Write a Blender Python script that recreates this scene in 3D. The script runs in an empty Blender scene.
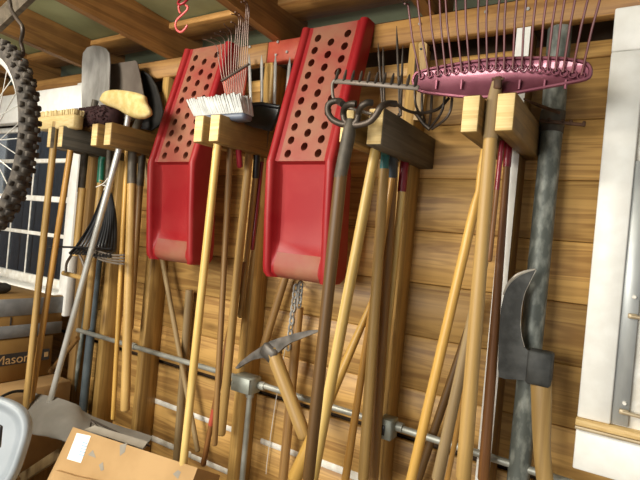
import bpy, math, random
from mathutils import Vector, Matrix, Quaternion
random.seed(7)
PI = math.pi
scene = bpy.context.scene
COL = scene.collection
EYE = 1.5                     # camera height; the eye stands at x=0, y=0
F_PX = 507.327
RIGHT = Vector((0.83882402, 0.53655461, 0.09210542))
DOWN = Vector((0.07860796, 0.04803891, -0.99574748))
FWD = Vector((-0.53869755, 0.84249713, -0.00188127))
YB, YS = 1.55, 1.46           # face of the wall boards, face of the studs


def ray(px, py):
    return RIGHT * ((px - 320) / F_PX) + DOWN * ((py - 240) / F_PX) + FWD


def P(px, py, y):
    d = ray(px, py)
    d = d * (y / d.y)
    return Vector((d.x, d.y, d.z + EYE))


def PX(px, py, x):
    d = ray(px, py)
    d = d * (x / d.x)
    return Vector((d.x, d.y, d.z + EYE))


def m_per_px(px, py, y):
    return (y / ray(px, py).y) / F_PX


# ------------------------------------------------------------------ materials
def new_mat(name):
    m = bpy.data.materials.new(name)
    m.use_nodes = True
    nt = m.node_tree
    return m, nt, nt.nodes['Principled BSDF']


def srgb(h):
    h = h.lstrip('#')
    v = [int(h[i:i + 2], 16) / 255 for i in (0, 2, 4)]
    return tuple((c / 12.92 if c <= .04045 else ((c + .055) / 1.055) ** 2.4) for c in v) + (1,)


def ramp(nt, stops):
    r = nt.nodes.new('ShaderNodeValToRGB')
    el = r.color_ramp.elements
    while len(el) < len(stops):
        el.new(.5)
    for e, (p, c) in zip(el, stops):
        e.position = p
        e.color = c
    return r


def wood(name, dark, light, axis='Z', grain=1.0, rough=.55, knots=False, board=None, coat=0.0, dirt=.0, ring=.07):
    m, nt, b = new_mat(name)
    N, L = nt.nodes.new, nt.links.new
    tc = N('ShaderNodeTexCoord')
    oi = N('ShaderNodeObjectInfo')
    off = N('ShaderNodeVectorMath'); off.operation = 'MULTIPLY_ADD'
    off.inputs[1].default_value = (1, 1, 1)
    sc = N('ShaderNodeVectorMath'); sc.operation = 'SCALE'
    cv = N('ShaderNodeCombineXYZ')
    L(oi.outputs['Random'], cv.inputs[0]); L(oi.outputs['Random'], cv.inputs[1]); L(oi.outputs['Random'], cv.inputs[2])
    L(cv.outputs[0], sc.inputs[0]); sc.inputs['Scale'].default_value = 13.7
    L(tc.outputs['Object'], off.inputs[0]); L(sc.outputs[0], off.inputs[2])
    src = off.outputs[0]
    tone = None
    if board:
        sep = N('ShaderNodeSeparateXYZ'); L(tc.outputs['Object'], sep.inputs[0])
        dv = N('ShaderNodeMath'); dv.operation = 'DIVIDE'; dv.inputs[1].default_value = board
        L(sep.outputs['Z'], dv.inputs[0])
        ad = N('ShaderNodeMath'); ad.operation = 'ADD'; ad.inputs[1].default_value = (.169 * 9 - .712) / .169; L(dv.outputs[0], ad.inputs[0])
        fl = N('ShaderNodeMath'); fl.operation = 'FLOOR'; L(ad.outputs[0], fl.inputs[0])
        wn = N('ShaderNodeTexWhiteNoise'); wn.noise_dimensions = '1D'; L(fl.outputs[0], wn.inputs['W'])
        s2 = N('ShaderNodeVectorMath'); s2.operation = 'SCALE'; s2.inputs['Scale'].default_value = 17.0
        L(wn.outputs['Color'], s2.inputs[0])
        a2 = N('ShaderNodeVectorMath'); a2.operation = 'ADD'; L(src, a2.inputs[0]); L(s2.outputs[0], a2.inputs[1])
        src = a2.outputs[0]
        tone = wn.outputs['Value']
    mp = N('ShaderNodeMapping')
    lo, hi = 1.6 * grain, 34 * grain
    mp.inputs['Scale'].default_value = {'X': (lo, hi, hi), 'Y': (hi, lo, hi), 'Z': (hi, hi, lo)}[axis]
    L(src, mp.inputs['Vector'])
    n1 = N('ShaderNodeTexNoise'); n1.inputs['Scale'].default_value = 1.0; n1.inputs['Detail'].default_value = 4
    n1.inputs['Distortion'].default_value = .6
    L(mp.outputs[0], n1.inputs['Vector'])
    mp2 = N('ShaderNodeMapping')
    lo2, hi2 = 5 * grain, 170 * grain
    mp2.inputs['Scale'].default_value = {'X': (lo2, hi2, hi2), 'Y': (hi2, lo2, hi2), 'Z': (hi2, hi2, lo2)}[axis]
    L(src, mp2.inputs['Vector'])
    n2 = N('ShaderNodeTexNoise'); n2.inputs['Scale'].default_value = 1.0; n2.inputs['Detail'].default_value = 2
    L(mp2.outputs[0], n2.inputs['Vector'])
    # growth rings: sine of the slow noise
    mu = N('ShaderNodeMath'); mu.operation = 'MULTIPLY'; mu.inputs[1].default_value = 42
    L(n1.outputs['Fac'], mu.inputs[0])
    sn = N('ShaderNodeMath'); sn.operation = 'SINE'; L(mu.outputs[0], sn.inputs[0])
    k = N('ShaderNodeMath'); k.operation = 'MULTIPLY_ADD'; k.inputs[1].default_value = ring
    L(sn.outputs[0], k.inputs[0]); L(n1.outputs['Fac'], k.inputs[2])
    k2 = N('ShaderNodeMath'); k2.operation = 'MULTIPLY_ADD'; k2.inputs[1].default_value = .22
    L(n2.outputs['Fac'], k2.inputs[0]); L(k.outputs[0], k2.inputs[2])
    k3 = N('ShaderNodeMath'); k3.operation = 'SUBTRACT'; k3.inputs[1].default_value = .11
    L(k2.outputs[0], k3.inputs[0])
    r = ramp(nt, [(.28, srgb(dark)), (.66, srgb(light))])
    L(k3.outputs[0], r.inputs[0])
    col = r.outputs[0]
    hsv = N('ShaderNodeHueSaturation')
    L(col, hsv.inputs['Color'])
    mr = N('ShaderNodeMapRange'); mr.inputs['To Min'].default_value = .84 if not board else .72
    mr.inputs['To Max'].default_value = 1.12 if not board else 1.14
    L(tone if tone is not None else oi.outputs['Random'], mr.inputs['Value'])
    L(mr.outputs[0], hsv.inputs['Value'])
    col = hsv.outputs[0]
    if knots:
        mk = N('ShaderNodeMapping'); mk.inputs['Scale'].default_value = {'X': (3.2, 1, 11), 'Y': (9, 2.6, 9), 'Z': (9, 9, 2.6)}[axis]
        L(src, mk.inputs['Vector'])
        vo = N('ShaderNodeTexVoronoi'); vo.inputs['Scale'].default_value = 1.0
        L(mk.outputs[0], vo.inputs['Vector'])
        kr = ramp(nt, [(.03, (.16, .10, .06, 1)), (.21, (1, 1, 1, 1))])
        L(vo.outputs['Distance'], kr.inputs[0])
        mx = N('ShaderNodeMix'); mx.data_type = 'RGBA'; mx.blend_type = 'MULTIPLY'; mx.inputs['Factor'].default_value = .8
        L(col, mx.inputs['A']); L(kr.outputs[0], mx.inputs['B'])
        col = mx.outputs['Result']
    if dirt:
        nd = N('ShaderNodeTexNoise'); nd.inputs['Scale'].default_value = 9; nd.inputs['Detail'].default_value = 5
        L(src, nd.inputs['Vector'])
        dr = ramp(nt, [(.42, (.45, .40, .34, 1)), (.6, (1, 1, 1, 1))])
        L(nd.outputs['Fac'], dr.inputs[0])
        mx = N('ShaderNodeMix'); mx.data_type = 'RGBA'; mx.blend_type = 'MULTIPLY'; mx.inputs['Factor'].default_value = dirt
        L(col, mx.inputs['A']); L(dr.outputs[0], mx.inputs['B'])
        col = mx.outputs['Result']
    L(col, b.inputs['Base Color'])
    b.inputs['Roughness'].default_value = rough
    b.inputs['Coat Weight'].default_value = coat
    bp = N('ShaderNodeBump'); bp.inputs['Strength'].default_value = .12; bp.inputs['Distance'].default_value = .003
    L(k3.outputs[0], bp.inputs['Height']); L(bp.outputs[0], b.inputs['Normal'])
    return m


def paint(name, c1, c2=None, rough=.5, metal=0.0, scale=12, lo=.4, hi=.65, bump=.0, stretch=None, coat=0.0, spec=.5):
    m, nt, b = new_mat(name)
    N, L = nt.nodes.new, nt.links.new
    b.inputs['Roughness'].default_value = rough
    b.inputs['Metallic'].default_value = metal
    b.inputs['Coat Weight'].default_value = coat
    b.inputs['Specular IOR Level'].default_value = spec
    tc = N('ShaderNodeTexCoord')
    n = N('ShaderNodeTexNoise'); n.inputs['Scale'].default_value = scale; n.inputs['Detail'].default_value = 5
    if stretch:
        mp = N('ShaderNodeMapping'); mp.inputs['Scale'].default_value = stretch
        L(tc.outputs['Object'], mp.inputs['Vector']); L(mp.outputs[0], n.inputs['Vector'])
    else:
        L(tc.outputs['Object'], n.inputs['Vector'])
    r = ramp(nt, [(lo, srgb(c1)), (hi, srgb(c2 or c1))])
    L(n.outputs['Fac'], r.inputs[0]); L(r.outputs[0], b.inputs['Base Color'])
    if bump:
        bp = N('ShaderNodeBump'); bp.inputs['Strength'].default_value = bump; bp.inputs['Distance'].default_value = .004
        L(n.outputs['Fac'], bp.inputs['Height']); L(bp.outputs[0], b.inputs['Normal'])
    return m


M = {}
M['boards'] = wood('pine_boards', '#9C7440', '#C89E5C', 'X', .62, .5, knots=True, board=.169, ring=.13)
M['stud'] = wood('pine_stud', '#92703C', '#C09A58', 'Z', .9, .6, knots=True)
M['stud_dark'] = wood('weathered_stud', '#644826', '#8C6A36', 'Z', .9, .7)
M['beam'] = wood('plate_wood', '#845C30', '#AE8248', 'X', .9, .6, knots=True, dirt=.3)
M['joist'] = wood('joist_wood', '#77522A', '#A0753F', 'Y', .8, .6, dirt=.3)
M['block_side'] = wood('holder_wood', '#6A5029', '#937039', 'Y', 1.0, .65, dirt=.4)
M['block_old'] = wood('holder_old_wood', '#4E463A', '#716656', 'Y', 1.0, .75, dirt=.3)
M['block_char'] = wood('charred_grey_wood', '#3A362F', '#5A5449', 'Y', 1.0, .8, dirt=.3)
M['endgrain'] = wood('sawn_end_wood', '#CFAE70', '#E8CE96', 'X', 2.0, .75)
M['h_pale'] = wood('pale_handle_wood', '#C2A058', '#DEC27E', 'Z', 0.55, .4, coat=0)
M['h_yellow'] = wood('yellow_handle_wood', '#B08640', '#CCA354', 'Z', 0.55, .4, coat=0)
M['h_tan'] = wood('tan_handle_wood', '#9A7A46', '#BA975A', 'Z', 0.55, .5)
M['h_brown'] = wood('brown_handle_wood', '#735431', '#977342', 'Z', 0.55, .5)
M['h_dark'] = wood('dark_handle_wood', '#5C4120', '#7E5C30', 'Z', 0.55, .5)
M['h_orange'] = wood('orange_handle_wood', '#9C7034', '#BC8E48', 'Z', 0.55, .4, coat=0)
M['h_red'] = wood('reddish_handle_wood', '#6A4222', '#8E6032', 'Z', 0.55, .5)
M['h_grey'] = wood('weathered_handle_wood', '#7C6544', '#9A845E', 'Z', 0.55, .65)
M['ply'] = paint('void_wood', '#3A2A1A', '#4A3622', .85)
M['white'] = paint('white_paint', '#ECEBE6', '#F4F4F0', .45, scale=25)
M['white_old'] = paint('scuffed_white_paint', '#D8D3C8', '#EEECE6', .6, scale=30)
M['green'] = paint('green_painted_panel', '#8C9068', '#A0A47A', .7, scale=5)
M['floor'] = paint('earth_floor', '#857A6A', '#A0947F', .9, scale=4)
M['red'] = paint('dusty_red_plastic', '#8E161C', '#9A302E', .46, scale=6, lo=.45, hi=.75, spec=.35)
M['red_dust'] = paint('dust_covered_red_plastic', '#8C332B', '#8E5C46', .62, scale=7, lo=.32, hi=.62)
M['redpaint'] = paint('red_paint_on_wood', '#A8402E', '#B4573F', .6, scale=14)
M['maroon_metal'] = paint('maroon_enamel', '#64303F', '#8A5060', .34, .55, scale=8, coat=.4)
M['tine_red'] = paint('maroon_tine', '#5A1E22', '#6C2A2C', .45, .0)
M['hookred'] = paint('red_coated_steel', '#D0575A', '#DC6A66', .35)
M['ringred'] = paint('dark_red_coated_steel', '#8F1E2C', '#A02A34', .35)
M['ferrule_red'] = paint('red_enamel', '#7E1626', '#8E2030', .3, coat=.3)
M['ferrule_teal'] = paint('teal_enamel', '#2E6E70', '#3A7C7C', .35)
M['ferrule_blue'] = paint('slate_blue_enamel', '#36424C', '#46525C', .4)
M['ferrule_green'] = paint('green_enamel', '#12604A', '#1A6A52', .4)
M['ferrule_grey'] = paint('grey_steel_collar', '#6A6862', '#8A8880', .4, .6)
M['sleeve'] = paint('dark_steel_socket', '#423C34', '#5C5448', .6, .2, scale=25)
M['steel'] = paint('worn_steel', '#8C8A86', '#AEACA8', .4, .35, scale=7, stretch=(3, 3, 1))
M['steel_brown'] = paint('rust_tinged_steel', '#6A6058', '#7E746A', .5, .3, scale=9)
M['steel_dark'] = paint('dark_forged_steel', '#343534', '#4A4B4A', .6, .25, scale=30, bump=.25)
M['steel_edge'] = paint('ground_steel_edge', '#C8C4BC', '#DAD6CE', .35, .6)
M['mattock'] = paint('pitted_steel', '#4E4A46', '#76706A', .5, .4, scale=24, bump=.2)
M['iron'] = paint('dark_iron', '#39332E', '#544A42', .5, .6, scale=20)
M['rust'] = paint('rusty_iron', '#4A3426', '#6C4A34', .7, .3, scale=30)
M['galv'] = paint('galvanised_pipe', '#5E635E', '#A2A69E', .5, .15, scale=42, lo=.46, hi=.74, stretch=(1, 1, .5))
M['conduit'] = paint('conduit_steel', '#96978F', '#B2B3AB', .45, .4, scale=10)
M['jbox'] = paint('junction_box_steel', '#84887F', '#9CA098', .5, .35, scale=10)
M['alu'] = paint('brushed_aluminium', '#C2C2BE', '#D0D0CC', .38, .55)
M['copper'] = paint('coppery_spring_wire', '#5E483E', '#725A4E', .45, .3)
M['black'] = paint('black_plastic', '#17181B', '#25262A', .38)
M['blackmat'] = paint('black_rubber', '#1C1A19', '#2A2724', .7, scale=30)
M['tyre'] = paint('dusty_tyre_rubber', '#2C2723', '#48413A', .85, scale=40)
M['bristle_white'] = paint('white_bristle', '#B8BAB8', '#D2D3D1', .7, scale=30)
M['bristle_cream'] = paint('cream_bristle', '#CDB682', '#E2CFA0', .8, scale=40)
M['bristle_maroon'] = paint('dark_maroon_bristle', '#2C1517', '#3C1F20', .85, scale=50)
M['cream_block'] = paint('cream_varnished_wood', '#D8BE84', '#E6D09C', .5, stretch=(2, 20, 20))
M['fleece'] = paint('yellow_fleece', '#C4AC6C', '#D4C08A', .95, scale=45, bump=.8)
M['blue_block'] = paint('blue_grey_plastic', '#555C6C', '#646C7C', .45)
M['carton'] = paint('brown_cardboard', '#A78558', '#B79466', .8, scale=6)
M['carton_dark'] = paint('old_cardboard', '#84622F', '#97743F', .85, scale=6)
M['greytape'] = paint('grey_cloth_tape', '#77787A', '#87888A', .55, scale=20)
M['paper'] = paint('white_paper', '#EDEDEA', '#F4F4F2', .7)
M['inkblue'] = paint('pale_blue_ink', '#8FB2CC', '#A4C2D8', .7)
M['inkblack'] = paint('black_ink', '#26221F', '#302B28', .7)
M['tear'] = paint('torn_grey_paper', '#8A8276', '#989084', .85)
M['greyplastic'] = paint('pale_grey_plastic', '#8C949C', '#99A0A8', .4, scale=6)
M['cloth'] = paint('grey_tarpaulin', '#77736D', '#8A8680', .75, scale=6)
M['pipe_blue'] = paint('blue_grey_pipe', '#56626A', '#6A767C', .5)
M['siding'] = paint('grey_outside_boards', '#6A6F76', '#7E848C', .8, stretch=(14, 14, 1))
M['string'] = paint('white_string', '#D8D4CC', '#E6E2DA', .8)
M['latchgalv'] = paint('zinc_plated_strip', '#9C9FA0', '#B6B9B8', .42, .35, scale=12, stretch=(2, 2, .5))
M['brassy'] = paint('weathered_bolt', '#A8977A', '#C0B094', .5, .4)
M['slitwood'] = paint('sill_wood', '#C7A66C', '#D8BC86', .6, stretch=(2, 20, 20))

mg, nt, b = new_mat('window_glass')
N = nt.nodes.new
tr = N('ShaderNodeBsdfTransparent'); gl = N('ShaderNodeBsdfGlossy'); gl.inputs['Roughness'].default_value = .05
lw = N('ShaderNodeLayerWeight'); lw.inputs['Blend'].default_value = .5
pw = N('ShaderNodeMath'); pw.operation = 'POWER'; pw.inputs[1].default_value = 4.0; nt.links.new(lw.outputs['Facing'], pw.inputs[0])
fr = N('ShaderNodeMath'); fr.operation = 'MULTIPLY_ADD'; fr.inputs[1].default_value = .6; fr.inputs[2].default_value = .04; nt.links.new(pw.outputs[0], fr.inputs[0])
mx = N('ShaderNodeMixShader')
nt.links.new(fr.outputs[0], mx.inputs[0]); nt.links.new(tr.outputs[0], mx.inputs[1]); nt.links.new(gl.outputs[0], mx.inputs[2])
tr.inputs['Color'].default_value = (.72, .76, .78, 1)
nt.links.new(mx.outputs[0], nt.nodes['Material Output'].inputs['Surface'])
M['glass'] = mg


# ------------------------------------------------------------------ mesh collector
class MB:
    def __init__(self):
        self.v, self.f, self.s, self.mi = [], [], [], []
        self.cur = 0

    def add(self, vs, fs, smooth=False):
        o = len(self.v)
        self.v += [Vector(v) for v in vs]
        for f in fs:
            self.f.append([i + o for i in f]); self.s.append(smooth); self.mi.append(self.cur)
        return self

    def box(self, c, s, R=None, bevel=0.0):
        c = Vector(c); h = Vector(s) * .5
        if bevel <= 0:
            vs = [Vector((x * h.x, y * h.y, z * h.z)) for x in (-1, 1) for y in (-1, 1) for z in (-1, 1)]
            fs = [(0, 1, 3, 2), (4, 6, 7, 5), (0, 4, 5, 1), (2, 3, 7, 6), (0, 2, 6, 4), (1, 5, 7, 3)]
        else:
            b = min(bevel, h.x * .9, h.y * .9, h.z * .9)
            vs, idx = [], {}
            for x in (-1, 1):
                for y in (-1, 1):
                    for z in (-1, 1):
                        for a in range(3):
                            p = [x * h.x, y * h.y, z * h.z]
                            q = [x * (h.x - b), y * (h.y - b), z * (h.z - b)]
                            q[a] = p[a]
                            idx[(x, y, z, a)] = len(vs); vs.append(Vector(q))
            fs = []
            for a in range(3):
                u, w = [(1, 2), (2, 0), (0, 1)][a]
                for sg in (-1, 1):
                    loop = []
                    for (p, q) in ((-1, -1), (1, -1), (1, 1), (-1, 1)):
                        k = [0, 0, 0]; k[a] = sg; k[u] = p; k[w] = q
                        loop.append(idx[(k[0], k[1], k[2], a)])
                    fs.append(loop if sg > 0 else loop[::-1])
            for a in range(3):            # edge faces run along axis a
                u, w = [(1, 2), (2, 0), (0, 1)][a]
                for p in (-1, 1):
                    for q in (-1, 1):
                        k1 = [0, 0, 0]; k1[a] = -1; k1[u] = p; k1[w] = q
                        k2 = list(k1); k2[a] = 1
                        loop = [idx[(*k1, u)], idx[(*k2, u)], idx[(*k2, w)], idx[(*k1, w)]]
                        fs.append(loop if p * q < 0 else loop[::-1])
            for x in (-1, 1):
                for y in (-1, 1):
                    for z in (-1, 1):
                        l = [idx[(x, y, z, a)] for a in range(3)]
                        fs.append(l if x * y * z > 0 else l[::-1])
        vs = [(R @ v if R else v) + c for v in vs]
        return self.add(vs, fs)

    def tube(self, pts, rad, n=8, closed=False, caps=True, flat=1.0, round_end=False):
        pts = [Vector(p) for p in pts]
        if not isinstance(rad, (list, tuple)):
            rad = [rad] * len(pts)
        rad = list(rad)
        if round_end and not closed:
            d = (pts[-1] - pts[-2]).normalized(); r = rad[-1]
            e = pts[-1]
            pts[-1] = e - d * r * .6
            pts += [e - d * r * .2, e]; rad += [r * .8, r * .3]
        m = len(pts)
        T = []
        for i in range(m):
            a = pts[(i - 1) % m] if (closed or i > 0) else pts[0]
            c = pts[(i + 1) % m] if (closed or i < m - 1) else pts[-1]
            t = (c - a)
            T.append(t.normalized() if t.length > 1e-9 else Vector((0, 0, 1)))
        up = Vector((0, 0, 1)) if abs(T[0].z) < .9 else Vector((0, 1, 0))
        u = T[0].cross(up).normalized()
        vs, rings = [], []
        for i in range(m):
            u = (u - T[i] * u.dot(T[i])).normalized()
            w = T[i].cross(u)
            ring = []
            for k in range(n):
                a = 2 * PI * k / n
                ring.append(len(vs))
                vs.append(pts[i] + (u * math.cos(a) + w * math.sin(a) * flat) * rad[i])
            rings.append(ring)
        fs = []
        for i in range(m if closed else m - 1):
            A, B = rings[i], rings[(i + 1) % m]
            for k in range(n):
                fs.append((A[k], A[(k + 1) % n], B[(k + 1) % n], B[k]))
        if caps and not closed:
            fs.append(rings[0][::-1]); fs.append(rings[-1])
        return self.add(vs, fs, True)

    def loops(self, rings, cap0=True, cap1=True, smooth=False):
        n = len(rings[0]); vs = [p for r in rings for p in r]; fs = []
        for i in range(len(rings) - 1):
            for k in range(n):
                a, b2 = i * n + k, i * n + (k + 1) % n
                fs.append((a, b2, b2 + n, a + n))
        if cap0: fs.append(list(range(n))[::-1])
        if cap1: fs.append([(len(rings) - 1) * n + k for k in range(n)])
        return self.add(vs, fs, smooth)

    def plate(self, outline, th, dish=0.0, nrm=Vector((0, 1, 0)), fac=(.97, .8, .5, .2)):
        """closed outline (3-D points) with thickness th along nrm and a dished middle"""
        o = [Vector(p) for p in outline]
        c = sum(o, Vector()) / len(o)
        def ring(f, d): return [c + (p - c) * f + nrm * d for p in o]
        front = [ring(1, 0)] + [ring(f, dish * (1 - f * f)) for f in fac]
        back = [ring(1, th)] + [ring(f, th + dish * (1 - f * f)) for f in fac]
        return self.loops(back[::-1] + front, True, True, True)

    def prism(self, outline, vec):
        o = [Vector(p) for p in outline]
        return self.loops([o, [p + Vector(vec) for p in o]])

    def build(self, name, mat, parent=None, origin=None, R=None, sharp=None):
        """vertices are world-space unless R is given (then local, rotated by R, moved to origin)"""
        me = bpy.data.meshes.new(name)
        if origin is None:
            origin = parent_loc(parent) if parent else (min((v for v in self.v), key=lambda q: q.z).copy())
        origin = Vector(origin)
        vs = self.v if R is not None else [v - origin for v in self.v]
        me.from_pydata([tuple(v) for v in vs], [], self.f)
        me.polygons.foreach_set('use_smooth', self.s)
        for mm in (mat if isinstance(mat, (list, tuple)) else [mat]):
            me.materials.append(mm)
        me.polygons.foreach_set('material_index', self.mi)
        me.update()
        try:
            me.set_sharp_from_angle(angle=math.radians(sharp or 50))
        except Exception:
            pass
        o = bpy.data.objects.new(name, me)
        COL.objects.link(o)
        pl = parent_loc(parent) if parent else Vector()
        o.parent = parent
        o.location = origin - pl
        if R is not None:
            o.rotation_mode = 'QUATERNION'
            o.rotation_quaternion = R.to_quaternion() if not isinstance(R, Quaternion) else R
        import bmesh
        bm = bmesh.new(); bm.from_mesh(me)
        bmesh.ops.recalc_face_normals(bm, faces=bm.faces)
        bm.to_mesh(me); bm.free()
        return o


def parent_loc(p):
    v = Vector()
    while p is not None:
        v += p.location; p = p.parent
    return v


def tag(o, label, cat, group=None):
    o['label'] = label; o['category'] = cat
    if group: o['group'] = group
    return o


def thing(name, label, cat, loc, group=None):
    o = bpy.data.objects.new(name, None)
    o.empty_display_size = .05
    COL.objects.link(o); o.location = loc
    return tag(o, label, cat, group)


def struct(o):
    o['kind'] = 'structure'
    return o


def arc(c, r, a0, a1, n, u, w):
    return [Vector(c) + (Vector(u) * math.cos(a0 + (a1 - a0) * i / n) + Vector(w) * math.sin(a0 + (a1 - a0) * i / n)) * r for i in range(n + 1)]


def smooth_path(pts, n=6):
    pts = [Vector(p) for p in pts]; out = []
    for i in range(len(pts) - 1):
        p0 = pts[max(i - 1, 0)]; p1 = pts[i]; p2 = pts[i + 1]; p3 = pts[min(i + 2, len(pts) - 1)]
        for k in range(n):
            t = k / n
            out.append(.5 * ((2 * p1) + (p2 - p0) * t + (2 * p0 - 5 * p1 + 4 * p2 - p3) * t * t + (3 * p1 - p0 - 3 * p2 + p3) * t ** 3))
    out.append(pts[-1]); return out


def rod_obj(name, a, b, r0, r1, mat, parent=None, n=12, rounded=True, wob=.02):
    """round stick from a to b, grain along its own Z"""
    d = b - a; L = d.length
    R = d.to_track_quat('Z', 'Y')
    m = MB(); k = max(6, int(L / .09))
    pts = []; rad = []
    for i in range(k + 1):
        t = i / k
        pts.append(Vector((0, 0, L * t))); rad.append((r0 + (r1 - r0) * t) * (1 + random.uniform(-wob, wob)))
    m.tube(pts, rad, n, round_end=rounded)
    return m.build(name, mat, parent, origin=a, R=R)


def tool(name, label, cat, top, bot, y, w, mat, sleeve=None, ext=.06, y2=None, group=None, end_cap=None, part='handle', force_thing=False):
    """a long handle seen from pixel top to pixel bot; sleeve = (pixel y where it ends, material, part name, widening)"""
    y2 = y if y2 is None else y2
    w0, w1 = w if isinstance(w, tuple) else (w, w)
    a, b = P(*top, y), P(*bot, y2)
    r0 = w0 * .5 * m_per_px(*top, y); r1 = w1 * .5 * m_per_px(*bot, y2)
    d = (b - a).normalized()
    a2 = a - d * ext
    if not sleeve and not end_cap and not force_thing:
        o = rod_obj(name, a2, b, r0, r1, mat)
        tag(o, label, cat, group)
        return o
    root = thing(name, label, cat, b, group)
    if sleeve:
        t = (sleeve[0] - top[1]) / (bot[1] - top[1])
        s = a.lerp(b, t)
        rs = r0 * (sleeve[3] if len(sleeve) > 3 else 1.06)
        so = rod_obj(sleeve[2], a2, s, rs, rs * 1.02, sleeve[1], root, rounded=False, wob=.01)
        rod_obj(part, s - d * .03, b, r0 * .97, r1, mat, root)
    else:
        rod_obj(part, a2, b, r0, r1, mat, root)
    if end_cap:
        e = b - d * .045
        rod_obj('end_cap', e, b + d * .004, r1 * 1.12, r1 * 1.1, end_cap, root)
    root['_a'] = tuple(a2)
    return root


# ------------------------------------------------------------------ setting
Zw = lambda z: z + EYE
# floor and roof
m = MB(); m.box((-1.2, -.6, -.05), (6.6, 4.9, .1)); struct(m.build('floor', M['floor']))
SLOPE = .062                                   # rafters fall a little towards the wall
zj = lambda y: Zw(.717) + SLOPE * (YS - y)     # underside of the joists
m = MB(); y0, y1 = -2.9, 1.8
m.loops([[Vector((-4.4, y0, zj(y0) + .142)), Vector((2.1, y0, zj(y0) + .142)), Vector((2.1, y1, zj(y1) + .142)), Vector((-4.4, y1, zj(y1) + .142))],
         [Vector((-4.4, y0, zj(y0) + .16)), Vector((2.1, y0, zj(y0) + .16)), Vector((2.1, y1, zj(y1) + .16)), Vector((-4.4, y1, zj(y1) + .16))]])
struct(m.build('ceiling', M['green']))
for xj in (-3.52, -2.93, -2.345, -1.785, -1.205, -.615, -.025, .565, 1.15):
    m = MB()
    def jr(y): return [Vector((xj - .019, y, zj(y))), Vector((xj + .019, y, zj(y))), Vector((xj + .019, y, zj(y) + .14)), Vector((xj - .019, y, zj(y) + .14))]
    m.loops([jr(-2.8), jr(1.62)])
    o = struct(m.build('ceiling_joist', M['joist']))
m = MB(); m.box((-1.2, 1.50, zj(1.5) + .128), (5.6, .15, .024), bevel=.002)
struct(m.build('ceiling_plank', M['beam']))
# board between two joists, over the wheel
a, b = P(-14, 34, .95), P(34, -12, .95)
d = (b - a)
m = MB(); q = d.to_track_quat('X', 'Z').to_matrix(); m.box((a + b) / 2, (d.length, .02, .075), q)
struct(m.build('ceiling_brace', M['block_old']))
# top plate on the studs, in lengths
for i, (xa, xb, mt) in enumerate(((-4.3, -1.245, 'beam'), (-1.243, -1.065, 'redpaint'), (-1.063, 1.6, 'beam'))):
    m = MB(); m.box(((xa + xb) / 2, YS + .019, Zw(.677)), (xb - xa, .038, .078), bevel=.003)
    struct(m.build('header_beam', M[mt]))
m = MB()
for px, py in ((250, 47), (278, 42), (287, 52), (276, 55), (420, 24), (486, 12), (528, 9)):
    c = P(px, py, YS - .002); m.tube([c + Vector((0, .004, 0)), c - Vector((0, .003, 0))], .005, 8)
struct(m.build('trim_bolts', M['steel']))
# dark sheet for the void behind the plate; backing sheets added against light leaks
m = MB(); m.box((-1.3, 1.66, Zw(.66)), (5.2, .02, .30)); m.box((-1.24, 1.585, 1.045), (2.34, .01, 2.09)); m.box((-1.35, 1.587, .5), (5.1, .01, 1.0)); struct(m.build('wall_backing', M['ply']))
# tongue-and-groove wall boards with a groove at every joint
WINX, DOORX = -2.385, -.085
BH = .169
m = MB()
k0 = -17
z = Zw(.612)
row = 0
ztop = 25 * BH - .001           # 2.1365 -> just under the plate
for r in range(-5, 9):
    za, zb = .712 + r * BH, .712 + (r + 1) * BH         # joints lie at z = .712 + k * .169
    if r == 1: za += .016                               # an open joint just under the conduit
    if r == 8: zb = Zw(.612)
    za = max(za, 0)
    spans = [(WINX - .02, DOORX + .02), (-4.3, -3.45), (.84, 1.6)]
    if za < Zw(-.50): spans = [(-4.3, DOORX + .02)]
    if za < Zw(-.50): spans = [(-4.3, 1.6)]
    for xa, xb in spans:
        w_ = xb - xa
        m.box(((xa + xb) / 2, YB + .009, (za + zb) / 2), (w_, .018, zb - za - .0012), bevel=.003)
struct(m.build('wall_back', M['boards'], origin=(0, 0, 0)))
m = MB()
for r in range(0, 14):
    m.box((-4.31, -.4, .085 + r * .169), (.018, 3.9, .1678), bevel=.003)
struct(m.build('wall_left', M['stud_dark']))
# uneven white strips along two joints low on the wall
m = MB()
for zc in (-.788, -.957):
    x = -1.83
    while x < -.75:
        l = random.uniform(.16, .4)
        hh = random.uniform(.02, .034)
        m.box((x + l / 2, YB - .001, Zw(zc) + random.uniform(-.003, .003)), (l, .005, hh), bevel=.002)
        x += l + random.choice((.0, .012, .06))
struct(m.build('trim_joint_strips', M['white_old']))
# studs
def stud(x, mat, name='wall_stud', w=.038, ya=YS, z0=0.0, z1=Zw(.638)):
    m = MB(); m.box((x, (ya + YB) / 2, (z0 + z1) / 2), (w, YB - ya, z1 - z0), bevel=.002)
    return struct(m.build(name, mat))
for x, mt in ((-2.085, 'stud'), (-1.80, 'stud'), (-1.232, 'stud'), (-.65, 'stud')):
    stud(x, M[mt])
o = stud(-.329, M['stud_dark'])
m = MB(); m.box((-.329, YS - .0015, Zw(-.43)), (.0365, .003, 2.13)); struct(m.build('trim_white_stud_face', M['white']))
stud(-2.30, M['stud_dark'], w=.05)

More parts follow.
